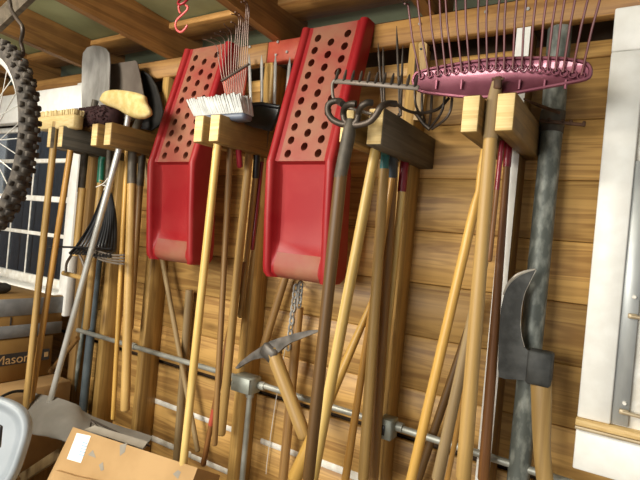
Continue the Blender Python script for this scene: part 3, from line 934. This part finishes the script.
# ------------------------------------------------------------------ third group: cultivator, rakes and forks
root = thing('cultivator', 'iron cultivator with four thick curled tines on a dark worn handle', 'cultivator', P(308, 482, 1.12))
yk = 1.105
def tubepx(px, y, r, parent, name, mat, n=8, k=5, ys=None):
    pts = [P(p[0], p[1], (p[2] if len(p) > 2 else y)) for p in px]
    m = MB(); m.tube(smooth_path(pts, k), r, n); return m.build(name, mat, parent)
tubepx([(349, 125), (340, 123.5), (332, 119), (328, 112), (328.5, 105), (333, 101.5), (339, 101), (343, 104, 1.08)], yk, .0085, root, 'tine', M['iron'])
tubepx([(350, 125), (345, 121), (343.5, 114), (345, 107, 1.09), (351, 104, 1.08), (356, 104, 1.08)], yk, .0085, root, 'tine', M['iron'])
tubepx([(352, 125), (357, 121), (358.5, 114), (361, 107, 1.09), (367, 103, 1.09), (372, 103, 1.1)], yk, .0085, root, 'tine', M['iron'])
tubepx([(350, 125), (359, 125), (369, 122), (376, 115), (381, 107), (388, 103.5, 1.13), (396, 104, 1.15)], yk, .0085, root, 'tine', M['iron'])
m = MB(); m.tube([P(351, 119, yk), P(350, 126, yk), P(349, 134, yk), P(340, 178, 1.112)], [.010, .015, .0175, .0165], 12); m.build('socket', M['sleeve'], root)
rod_obj('handle', P(341, 173, 1.112), P(308, 482, 1.12), .0165, .0155, M['h_dark'], root)

root = thing('bow_rake', 'rusty grey bow rake with a row of short teeth across the right chute', 'rake', P(378, 122, 1.2))
yw = 1.16
m = MB(); a, b = P(334, 81, yw), P(419, 88, yw); 
R = (b - a).to_track_quat('X', 'Z').to_matrix(); m.box((a + b) / 2, ((b - a).length, .006, .013), R, bevel=.002); m.build('bar', M['steel_brown'], root)
for i in range(11):
    t = i / 10
    p = P(336 + 79 * t, 80 + 6.6 * t, yw); q = P(338.5 + 79 * t, 69 + 6 * t, yw - .015)
    m = MB(); m.tube([p, p.lerp(q, .6), q], [.0045, .0042, .002], 6); m.build('tooth', M['iron'], root)
tubepx([(335, 80), (332.5, 84), (332.5, 92), (334, 99), (341, 105), (356, 110), (372, 114)], yw, .0045, root, 'bow', M['steel_brown'])
rod_obj('socket', P(378, 112, 1.18), P(385, 152, 1.31), .011, .013, M['ferrule_teal'], root, rounded=False)
rod_obj('socket_collar', P(386, 146, 1.325), P(384, 171, 1.325), .0128, .0128, M['ferrule_teal'], root, rounded=False)
rod_obj('handle', P(384.2, 169, 1.325), P(363, 482, 1.33), .0150, .0162, M['h_tan'], root)

root = thing('pitchfork', 'pitchfork with thin dark upright tines behind the bow rake', 'fork', P(391, 130, 1.3))
for (tx, ty, bx, by) in ((378, 43, 383, 112), (383, 47, 384.5, 114), (396.5, 26, 400, 112), (403, 45, 400.5, 116)):
    m = MB(); m.tube([P(bx, by, 1.29), P(tx, ty, 1.31).lerp(P(bx, by, 1.29), .2), P(tx, ty, 1.31)], [.0042, .0038, .0008], 6); m.build('tine', M['iron'], root)
m = MB(); m.tube(smooth_path([P(383, 112, 1.29), P(387, 120, 1.29), P(394, 122, 1.3), P(400, 114, 1.29)], 4), .0055, 8); m.build('shoulder', M['iron'], root)
rod_obj('ferrule', P(394, 121, 1.30), P(392.5, 180, 1.40), .013, .0155, M['ferrule_blue'], root, rounded=False)
rod_obj('handle', P(392.6, 177, 1.395), P(373, 482, 1.40), .0155, .0168, M['h_brown'], root)

root = thing('manure_fork', 'curved-tine manure fork behind the left end of the maroon rake', 'fork', P(428, 135, 1.36))
for (tx, ty, mx_, my, bx, by) in ((416, 58, 415, 100, 421, 116), (423, 74, 422, 108, 425, 121), (433, 70, 431, 112, 429, 126), (445, 72, 443, 108, 430, 128), (452, 74, 450, 112, 432, 129)):
    m = MB(); m.tube(smooth_path([P(bx, by, 1.35), P(mx_, my, 1.31), P(tx, ty, 1.34)], 6), .0038, 6); m.build('tine', M['iron'], root)
tubepx([(396, 104, 1.2), (408, 111, 1.24), (422, 113, 1.28), (438, 109, 1.31), (449, 98, 1.33)], 1.3, .0042, root, 'bow', M['iron'])
m = MB(); m.tube([P(415, 112, 1.35), P(424, 124, 1.35), P(430, 129, 1.35)], .006, 8); m.build('shoulder', M['iron'], root)
tool('garden_tool_handle', 'pale handle with a dark red enamel collar under the grey-sided arm', 'handle', (404.5, 164), (377, 440), 1.43, (8, 5.4), M['h_pale'], sleeve=(192, M['ferrule_red'], 'collar', 1.12), ext=.015, y2=1.415)

root = thing('wooden_paddle', 'flat pale wooden handle end with a hanging hole behind the maroon rake tines', 'handle', P(428, 130, 1.45))
o = [P(*p, 1.44) for p in [(418.5, 44), (420, 42), (424, 41.5), (427, 44), (427, 70), (422, 120), (413, 120), (420, 72)]]
m = MB(); m.prism(o, (0, .02, 0)); m.build('handle', M['h_tan'], root)
m = MB(); c = P(421, 49, 1.439); m.tube([c, c - Vector((0, .002, 0))], .0035, 10); m.build('hanging_hole', M['black'], root)

tool('heavy_handle', 'thick pale varnished handle with grey collar slanting left under the grey-sided arm', 'handle', (375.5, 150), (312, 482), 1.265, (11, 12), M['h_pale'], sleeve=(160, M['ferrule_grey'], 'collar', .95), y2=1.2, ext=.05)
tool('bat_shaped_handle', 'pale tapered handle slanting behind the thick varnished one, low on the wall', 'handle', (366, 316), (293, 482), 1.36, (6, 15), M['h_yellow'], y2=1.28, ext=.05)
tool('garden_tool_handle', 'yellow-brown handle in the gap right of the slanting pale handle, lower half', 'handle', (386, 218), (345, 482), 1.372, (6.5, 8.2), M['h_orange'], ext=.12, y2=1.31)

# ------------------------------------------------------------------ fourth group: maroon leaf rake and handles
root = thing('leaf_rake', 'large maroon metal leaf rake with long upright tines and a tan wooden handle', 'rake', P(463, 480, 1.22))
yl = 1.225
ol = [(413, 81), (415, 75), (421, 71.5), (445, 66), (470, 62), (497, 59), (530, 58), (560, 58.5), (581, 61.5), (589, 66), (590.5, 73), (586, 79), (562, 84), (530, 90), (497, 96), (470, 97), (440, 94), (422, 91.5), (415, 87)]
o = [P(*p, yl) for p in ol]
m = MB(); m.plate(o, .003, .010)
ct = sum(o, Vector()) / len(o)
m.tube(smooth_path(o + [o[0]], 3)[:-1], .0045, 6, closed=True)
for i in range(20):
    t = i / 19
    c = P(421 + 160 * t, 76 - 9 * math.sin(PI * t) + 0 * t, yl - .002)
    m.tube(arc(c, .0075, 0, 2 * PI, 10, (1, 0, 0), (0, 0, 1))[:-1], .002, 6, closed=True)
for px in (437, 462, 520, 545, 566):
    m.tube([P(px, 80, yl), P(px - 1, 89, yl)], [.004, .003], 6)
m.build('head_plate', M['maroon_metal'], root)
tin = [((408, 4), (419, 72)), ((417, -4), (428, 70)), ((428, -14), (437.5, 69)), ((439, -17), (445, 67)), ((444.5, -17), (452, 66)), ((455, -18), (461, 65)), ((465, -18), (469, 64)), ((479, -18), (479, 63)), ((487.8, -18), (487, 62)), ((501, -18), (496, 62)), ((507, -18), (504, 62)), ((518.7, -18), (513, 62)), ((528, -18), (522, 62)), ((538, -17), (530.5, 62)), ((548.5, -16), (540, 62)), ((558.5, -15), (548, 63)), ((567, -14), (556, 64)), ((577.5, -12), (564, 65)), ((590, -10), (573.5, 66)), ((602, -8), (583, 68))]
for (t_, b_) in tin:
    a = P(*t_, yl - .05); b = P(*b_, yl - .006); c = P(b_[0] - (t_[0] - b_[0]) * .08, b_[1] + 7, yl - .002)
    m = MB(); m.tube([c, b, a.lerp(b, .5) + Vector((0, -.01, 0)), a, a + Vector((0, -.02, -.008))], .0026, 6, flat=.8); m.build('tine', M['tine_red'], root)
m = MB(); m.tube([P(497, 82, yl - .004), P(494, 100, yl - .004), P(490.5, 139, 1.22)], [.012, .0165, .0172], 12); m.build('socket', M['h_grey'], root)
m = MB(); m.box(P(498, 83, yl - .014), (.018, .012, .03), bevel=.003); m.tube([P(492, 79, yl - .016), P(504, 79, yl - .016)], .0035, 8); m.build('bolt', M['rust'], root)
rod_obj('handle', P(490.6, 136, 1.22), P(463, 482, 1.21), .0158, .0178, M['h_tan'], root)

m = MB()
pts = [P(484, 150, 1.32), P(480.5, 172, 1.31), P(478.5, 192, 1.305), P(475, 206, 1.30)] + [P(475 - 64 * t, 206 + 274 * t, 1.30 - .04 * t) for t in (.2, .4, .6, .8, 1, 1.3, 1.7, 2.15)]
m.tube(pts, [.0085, .009, .0085, .0125, .0128, .013, .0132, .0132, .0132, .0132, .0132, .0132], 12, round_end=True)
tag(m.build('crooked_handle', M['h_yellow']), 'bright yellow handle with pinched neck slanting left of the maroon rake handle', 'handle')
tool('garden_tool_handle', 'weathered grey-brown handle emerging left from behind the maroon rake handle low down', 'handle', (479, 285), (437, 482), 1.30, (9, 12), M['h_grey'], y2=1.25)
tool('leaning_stick', 'dark brown stick slanting behind the bright yellow handle', 'stick', (472, 318), (375, 607), 1.49, (8, 9), M['h_dark'])
tool('slim_stick', 'slim bright yellow-brown stick low down beside the foot of the maroon rake handle', 'stick', (463, 400), (390, 774), 1.35, (5, 6), M['h_orange'], ext=.2)
tool('garden_tool_handle', 'reddish brown handle with red enamel neck in front of the white stud', 'handle', (508, 152), (483, 482), 1.40, (7, 11.5), M['h_red'], sleeve=(167, M['ferrule_red'], 'collar', 1.1), ext=.07)
tool('garden_tool_handle', 'thin dark red painted handle squeezed beside the maroon rake handle', 'handle', (500, 160), (489, 262), 1.34, (5, 6), M['h_red'], sleeve=(190, M['ferrule_red'], 'collar', 1.0), ext=.05)

# galvanised pole
root = thing('galvanised_pole', 'thick mottled galvanised steel pole leaning on the boards beside the white frame', 'pole', P(518, 490, 1.45))
rp = .0305
rod_obj('tube', P(560.5, 21, 1.505), P(552, 128, 1.495), rp, rp, M['galv'], root, n=20, rounded=False, wob=0)
rod_obj('tube', P(552, 128, 1.495), P(517, 492, 1.45), rp * .93, rp * .93, M['galv'], root, n=20, rounded=False, wob=0)
rod_obj('collar', P(553.2, 112, 1.496), P(550.5, 133, 1.494), rp * 1.06, rp * 1.06, M['sleeve'], root, n=20, rounded=False, wob=0)
# notched rusty bar by the pole
root = thing('notched_bar', 'short rusty iron bar with upright notches lying across the galvanised pole', 'bar', P(555, 124, 1.44))
a, b = P(540, 120.5, 1.45), P(585, 125, 1.45)
m = MB(); R = (b - a).to_track_quat('X', 'Z').to_matrix(); m.box((a + b) / 2, ((b - a).length, .008, .008), R, bevel=.001); m.build('bar', M['rust'], root)
for px in (549, 563, 571, 584):
    m = MB(); c = P(px, 119.5 + (px - 540) * .1, 1.45); m.box(c, (.008, .008, .014), bevel=.002); m.build('tooth', M['rust'], root)
m = MB(); m.tube([P(524, 99, 1.44), P(540, 106, 1.43), P(560, 113, 1.44)], [.004, .008, .007], 8, flat=.6); m.build('arm', M['rust'], root)

# brush axe with hooked blade
root = thing('brush_axe', 'dark forged brush axe with hooked blade and thick tan handle, in front of the pole', 'axe', P(544, 482, 1.37))
ya = 1.385
ax = [(535.5, 270), (526, 272), (517, 276), (509, 284), (504, 295), (501, 308), (499.5, 325), (498.5, 345), (498, 368), (499, 377), (505, 379), (530, 380.5), (551, 382), (552, 372), (550.5, 354), (540, 353.5), (530, 352), (524, 347), (521.5, 338), (520, 325), (521, 308), (524, 294), (529, 283)]
o = [P(400 + (p[0] - 400), p[1], ya) for p in ax]
m = MB(); m.prism(o, (0, .012, 0)); m.build('blade', M['steel_dark'], root)
m = MB(); m.tube(smooth_path([P(*p, ya + .004) for p in ax[:5]], 4), [.0038 + .0022 * math.sin(i / 16 * PI) for i in range(17)], 6); m.tube(smooth_path([P(*p, ya + .004) for p in ax[-6:] + ax[:1]], 4), .0022, 6); m.build('ground_edge', M['steel_edge'], root)
m = MB(); m.box(P(540, 367.5, ya + .008), (.058, .044, .086), bevel=.005); m.build('eye', M['steel_dark'], root)
pts = [P(540.5, 372, 1.396), P(541.5, 400, 1.392), P(541.5, 425, 1.39), P(542, 450, 1.387), P(545, 482, 1.385)]
m = MB(); m.tube(smooth_path(pts, 4), [.0255, .0255, .0252, .025, .0248, .0245, .024, .0235, .0228, .0222, .0215, .021, .0205, .0205, .0205, .0205, .0205], 14, flat=.7); m.build('handle', M['h_tan'], root)

# mattock hanging on the junction box
root = thing('mattock', 'old steel mattock with curved head hooked over the conduit junction box', 'mattock', P(306, 440, 1.36))
ym = 1.355
up = [(235, 368), (240, 362), (250, 354), (262, 346), (270, 341), (282, 337), (296, 333), (308, 330.5), (319, 330)]
lo = [(319, 331.5), (310, 335), (300, 339), (290, 343), (283, 348), (279, 352), (272, 357.5), (262, 358), (252, 360), (243, 365), (237, 369)]
o = [P(*p, ym) for p in up + lo]
m = MB(); m.prism(o, (0, .014, 0)); m.box(P(271, 352, ym + .008), (.062, .05, .05), Matrix.Rotation(math.radians(28), 3, 'Y'), bevel=.008)
m.build('head', M['mattock'], root)
rod_obj('handle', P(272, 350, ym + .008), P(306, 440, 1.345), .0245, .0215, M['h_tan'], root, n=14)

# chain on a nail below the right chute
root = thing('steel_chain', 'short steel chain hanging below the right chute with a loose cord', 'chain', P(292, 348, 1.53))
for s, (x0, y0, x1, y1) in enumerate(((296, 285, 288, 350), (301, 284, 299, 306))):
    nl = 10 if s == 0 else 5
    for i in range(nl):
        t = i / nl; c = P(x0 + (x1 - x0) * (t + .5 / nl), y0 + (y1 - y0) * (t + .5 / nl), 1.47)
        w = Vector((1, 0, 0)) if i % 2 else Vector((.3, .95, 0))
        hl = .0145
        pts = [c + w * .008 * math.cos(a) + Z * (hl * math.sin(a)) for a in [2 * PI * k / 12 for k in range(12)]]
        m = MB(); m.tube(pts, .0036, 6, closed=True); m.build('link', M['steel'], root)
m = MB(); m.tube([P(300, 280, 1.55), P(298, 285, 1.46)], .004, 8); m.build('nail', M['iron'], root)
m = MB(); m.tube(smooth_path([P(297, 288, 1.48), P(286, 345, 1.49), P(276, 400, 1.535), P(268, 455, 1.535), P(266, 474, 1.535)], 5), .0016, 6); m.build('cord', M['string'], root)

# ------------------------------------------------------------------ boxes below the left window
XB = -2.36
def carton(name, label, y0, y1, z0, z1, x0, x1, mat):
    c = Vector(((x0 + x1) / 2, (y0 + y1) / 2, z0))
    root = thing(name, label, 'box', c)
    m = MB(); m.box((c.x, c.y, (z0 + z1) / 2), (x1 - x0, y1 - y0, z1 - z0), bevel=.004); m.build('body', mat, root)
    return root
b1 = carton('cardboard_box', 'cardboard box bound with grey tape under the window, topmost of its stack', .84, 1.43, Zw(-.575), Zw(-.39), -2.95, XB, M['carton_dark'])
for z0, z1 in ((-.472, -.394), (-.572, -.515)):
    m = MB(); m.box((XB + .001, 1.135, Zw((z0 + z1) / 2)), (.004, .592, z1 - z0), bevel=.001); m.build('grey_tape', M['greytape'], b1)
m = MB(); m.box((XB + .001, 1.19, Zw(-.494)), (.004, .006, .036)); m.build('hand_slit', M['inkblack'], b1)
m = MB(); m.box((-2.62, 1.05, Zw(-.388)), (.2, .14, .002), bevel=.0005); m.build('paper_sheet', M['paper'], b1)
b2 = carton('cardboard_box', 'brown cardboard box with a black printed label reading Mason, middle of the stack', .8, 1.395, Zw(-.77), Zw(-.577), -2.9, XB, M['carton_dark'])
m = MB(); m.box((XB + .001, 1.19, Zw(-.668)), (.003, .38, .052)); lb = m.build('printed_label', M['inkblack'], b2)
fc = bpy.data.curves.new('lettering', 'FONT'); fc.body = 'Mason'; fc.size = .058; fc.extrude = .0006
to = bpy.data.objects.new('tmp_text', fc); COL.objects.link(to)
dg = bpy.context.evaluated_depsgraph_get()
tm = bpy.data.meshes.new_from_object(to.evaluated_get(dg)); bpy.data.objects.remove(to)
tm.materials.clear(); tm.materials.append(M['carton'])
lt = bpy.data.objects.new('lettering', tm); COL.objects.link(lt); lt.parent = lb
lt.matrix_basis = Matrix.Translation(Vector((XB + .0032, 1.135, Zw(-.688))) - parent_loc(lb)) @ Matrix(((0, 0, 1, 0), (1, 0, 0, 0), (0, 1, 0, 0), (0, 0, 0, 1)))
m = MB(); m.box((XB + .003, 1.365, Zw(-.668)), (.002, .018, .022)); m.build('print_mark', M['carton'], lb)
b3 = carton('cardboard_box', 'cardboard box with a black strap handle, lowest of the stack by the wheel', .75, 1.42, Zw(-1.15), Zw(-.773), -2.9, -2.22, M['carton'])
m = MB(); m.tube(smooth_path([Vector((-2.215, 1.10, Zw(-.80))), Vector((-2.2, 1.105, Zw(-.775))), Vector((-2.2, 1.15, Zw(-.765))), Vector((-2.2, 1.2, Zw(-.775))), Vector((-2.215, 1.205, Zw(-.80)))], 5), .008, 8, flat=.5); m.build('strap', M['blackmat'], b3)
b4 = carton('wooden_crate', 'dark wooden crate standing on the floor below the cardboard boxes', .75, 1.42, 0, Zw(-1.152), -2.9, -2.2, M['h_dark'])
# dark grip lying on the top box
m = MB(); a, b = PX(-14, 268, -2.5), PX(12, 270, -2.5); a.z = b.z = Zw(-.364)
m.tube([a, a.lerp(b, .3), a.lerp(b, .8), b], [.022, .025, .025, .019], 14, round_end=True)
tag(m.build('rubber_grip', M['blackmat']), 'dark rounded rubber grip lying on the taped box below the wheel', 'grip')
# scrap stick leaning between boxes and wall
tool('scrap_stick', 'dark scrap stick leaning beside the cardboard boxes', 'stick', (78, 338), (50, 372), 1.30, 5, M['h_dark'], ext=.0)

# grey tarpaulin
def patch(name, grid, mat, nu=16, nv=12, amp=.0035, th=.003):
    R_, C_ = len(grid), len(grid[0])
    rows = [smooth_path(r, nu // (C_ - 1)) for r in grid]
    cols = [smooth_path([rows[r][k] for r in range(R_)], nv // (R_ - 1)) for k in range(len(rows[0]))]
    m = MB(); nvv = len(cols[0]); vs = []
    for c in cols:
        for p in c: vs.append(p + Vector([random.uniform(-amp, amp) * .5 for _ in range(3)]))
    nv0 = len(vs); vs2 = [v + Vector((0, th * .5, -th)) for v in vs]
    fs = []
    for i in range(len(cols) - 1):
        for j in range(nvv - 1):
            a = i * nvv + j
            fs.append((a, a + 1, a + nvv + 1, a + nvv)); fs.append((a + nv0 + nvv, a + nv0 + nvv + 1, a + nv0 + 1, a + nv0))
    m.add(vs + vs2, fs, True)
    return m
g = [[P(26, 392, 1.25), P(50, 396, 1.24), P(76, 404, 1.26), P(92, 416, 1.30), P(152, 436, 1.34)],
     [P(26, 412, 1.17), P(50, 416, 1.16), P(72, 420, 1.18), P(96, 430, 1.24), P(146, 446, 1.30)],
     [P(24, 432, 1.13), P(46, 436, 1.12), P(66, 441, 1.13), P(88, 450, 1.2), P(130, 462, 1.28)]]
m = patch('tarpaulin', g, M['cloth'])
tag(m.build('tarpaulin', M['cloth'], sharp=180), 'crumpled grey tarpaulin draped behind the cardboard carton at lower left', 'tarpaulin')
# black metal bracket on it
m = MB(); m.tube([P(90, 430, 1.2), P(91.5, 420, 1.2), P(130, 439, 1.24), P(138, 446, 1.25)], .0042, 8); m.tube([P(91.5, 421, 1.2), P(112, 441, 1.22)], .0042, 8); m.tube([P(112, 433, 1.22), P(150, 446, 1.26)], .0042, 8)
tag(m.build('metal_bracket', M['iron']), 'thin black angled metal bracket resting on the grey tarpaulin above the carton', 'bracket')

# leaning carton with shipping label
E1 = Vector((.98848387, .15132629, 0)); E2 = Vector((.07458817, -.48722005, -.87008806)); NN = Vector((.1316672, -.86006801, .49289631))
O = P(73, 427, 1.13)
root = thing('cardboard_carton', 'brown cardboard carton with white shipping label leaning at the bottom edge', 'box', O + E2 * .74)
LX, LY, TH = .57, .74, .16
def cp(u, v, n=0.0): return O + E1 * u + E2 * v + NN * n
def cquad(m, pts, n0=0.0012, n1=.0002):
    m.loops([[cp(u, v, n1) for u, v in pts], [cp(u, v, n0) for u, v in pts]])
m = MB()
m.loops([[cp(0, 0, -TH), cp(LX, 0, -TH), cp(LX, LY, -TH), cp(0, LY, -TH)], [cp(0, 0), cp(LX, 0), cp(LX, LY), cp(0, LY)]])
m.build('body', M['carton'], root)
def cuv(px, py):
    d = ray(px, py); o = Vector((0, 0, EYE)); t = (O - o).dot(NN) / d.dot(NN); q = o + d * t - O
    return q.dot(E1), q.dot(E2)
m = MB(); cquad(m, [cuv(*p) for p in ((77, 433), (91, 436), (81, 463), (67, 459))]); lb = m.build('shipping_label', M['paper'], root)
m = MB()
for k in range(7):
    (u0, v0), (u1, v1) = cuv(78 + 11 - k * .9 - 5, 439 + k * 3.0), cuv(78 + 11 - k * .9, 440 + k * 3.0)
    if k in (0, 6): continue
    cquad(m, [(u0, v0), (u1, v1), (u1, v1 + .004), (u0, v0 + .004)], .0018, .0011)
m.build('printed_lines', M['inkblue'], lb)
for pts in ([(88, 455), (93, 450), (96, 458)], [(99, 465), (103, 462), (104, 470), (101, 471)], [(120, 445), (127, 443), (125, 452), (120, 456)], [(173, 474), (178, 470), (181, 472), (178, 479)]):
    m = MB(); cquad(m, [cuv(*p) for p in pts], .0008); m.build('torn_patch', M['tear'], root)
m = MB()
a = [cuv(60, 470), cuv(80, 476), cuv(110, 482), cuv(108, 492), cuv(52, 486)]
m.loops([[cp(u, v, .001) for u, v in a], [cp(u, v + .004, .02 if i in (0, 1, 2) else .004) for i, (u, v) in enumerate(a)]])
m.build('torn_flap', M['carton'], root)
m = MB(); m.loops([[cp(.01, -.004, -.05), cp(.30, -.004, -.05), cp(.30, -.03, -.06), cp(.04, -.028, -.06)], [cp(.01, -.004, -.047), cp(.30, -.004, -.047), cp(.30, -.03, -.057), cp(.04, -.028, -.057)]]); m.build('pale_flap', M['tear'], root)

# pale grey plastic lid in the near corner
root = thing('storage_tote', 'pale grey plastic tote with raised rounded rim at lower left corner', 'tote', P(-20, 470, .78))
C0 = P(-58, 446, .80)
fx = Vector((.80, .50, .0)).normalized(); fz = Vector((-.10, .30, .95)).normalized(); fn = fx.cross(fz).normalized()
if fn.dot(-ray(0, 440)) < 0: fn = -fn
mp = m_per_px(-30, 440, .8)
def sup(k, n, sx, sz, off):
    out = []
    for i in range(k):
        a = 2 * PI * i / k
        c, s = math.cos(a), math.sin(a)
        out.append(C0 + fx * math.copysign(abs(c) ** .62, c) * sx * mp + fz * math.copysign(abs(s) ** .62, s) * sz * mp + fn * off)
    return out
m = MB()
m.loops([sup(64, 0, 86, 56, -.03), sup(64, 0, 86, 56, -.004), sup(64, 0, 84.5, 54.5, .004), sup(64, 0, 81, 51, .006), sup(64, 0, 78, 48, .002), sup(64, 0, 76, 46, -.006), sup(64, 0, 72, 43, -.008)], True, True, True)
m.build('lid', M['greyplastic'], root)
m = MB(); c = P(-1, 436, .78); m.box(c + fn * .004, (.03, .012, .07), bevel=.005); m.build('handle_slot', M['black'], root)

# a few scrap boards in the gap below the tarpaulin
for (p, q, y, w, lab) in (((22, 478), (62, 452), 1.22, 9, 'grey scrap board lying in the gap below the tarpaulin'), ((38, 640), (66, 440), 1.32, 6, 'short brown scrap board standing in the gap beside the carton')):
    a, b = P(*p, y), P(*q, y); r = w * m_per_px(*p, y)
    m = MB(); d = b - a; m.box((a + b) / 2, (d.length, .02, r), d.to_track_quat('X', 'Z').to_matrix(), bevel=.002)
    tag(m.build('scrap_board', M['h_grey']), lab, 'board')

# ------------------------------------------------------------------ light
def area(name, loc, target, sx, sy, power, col):
    l = bpy.data.lights.new(name, 'AREA'); l.shape = 'RECTANGLE'; l.size = sx; l.size_y = sy; l.energy = power; l.color = col
    o = bpy.data.objects.new(name, l); COL.objects.link(o); o.location = loc
    o.rotation_euler = (Vector(target) - Vector(loc)).to_track_quat('-Z', 'Y').to_euler()
    return o
area('ceiling_lamp_light', (-1.75, -.35, 2.34), (-1.3, 1.3, .9), .8, .3, 48, (1.0, .93, .80))
area('doorway_daylight', (-1.3, -2.3, 1.75), (-.7, 1.5, 1.2), 1.5, 1.1, 112, (1.0, .97, .88))
area('outdoor_daylight', (-3.1, 1.95, 3.3), (-3.1, 2.35, 1.5), 2.4, .5, 16, (.92, .96, 1.0))
w = bpy.data.worlds.new('world'); scene.world = w; w.use_nodes = True
w.node_tree.nodes['Background'].inputs[0].default_value = (.97, .97, 1.0, 1)
w.node_tree.nodes['Background'].inputs[1].default_value = .36

# ------------------------------------------------------------------ camera
cam = bpy.data.cameras.new('camera'); co = bpy.data.objects.new('camera', cam); COL.objects.link(co)
cam.sensor_width = 36; cam.lens = F_PX / 640 * 36
cam.clip_start = .02
R = Matrix((RIGHT, -DOWN, -FWD)).transposed()
co.matrix_world = Matrix.Translation((0, 0, EYE)) @ R.to_4x4()
scene.camera = co
vs = scene.view_settings
vs.view_transform = 'Standard'; vs.look = 'None'; vs.gamma = 1; vs.use_curve_mapping = False
vs.exposure = 0.0
for o in bpy.data.objects:
    if '_a' in o: del o['_a']
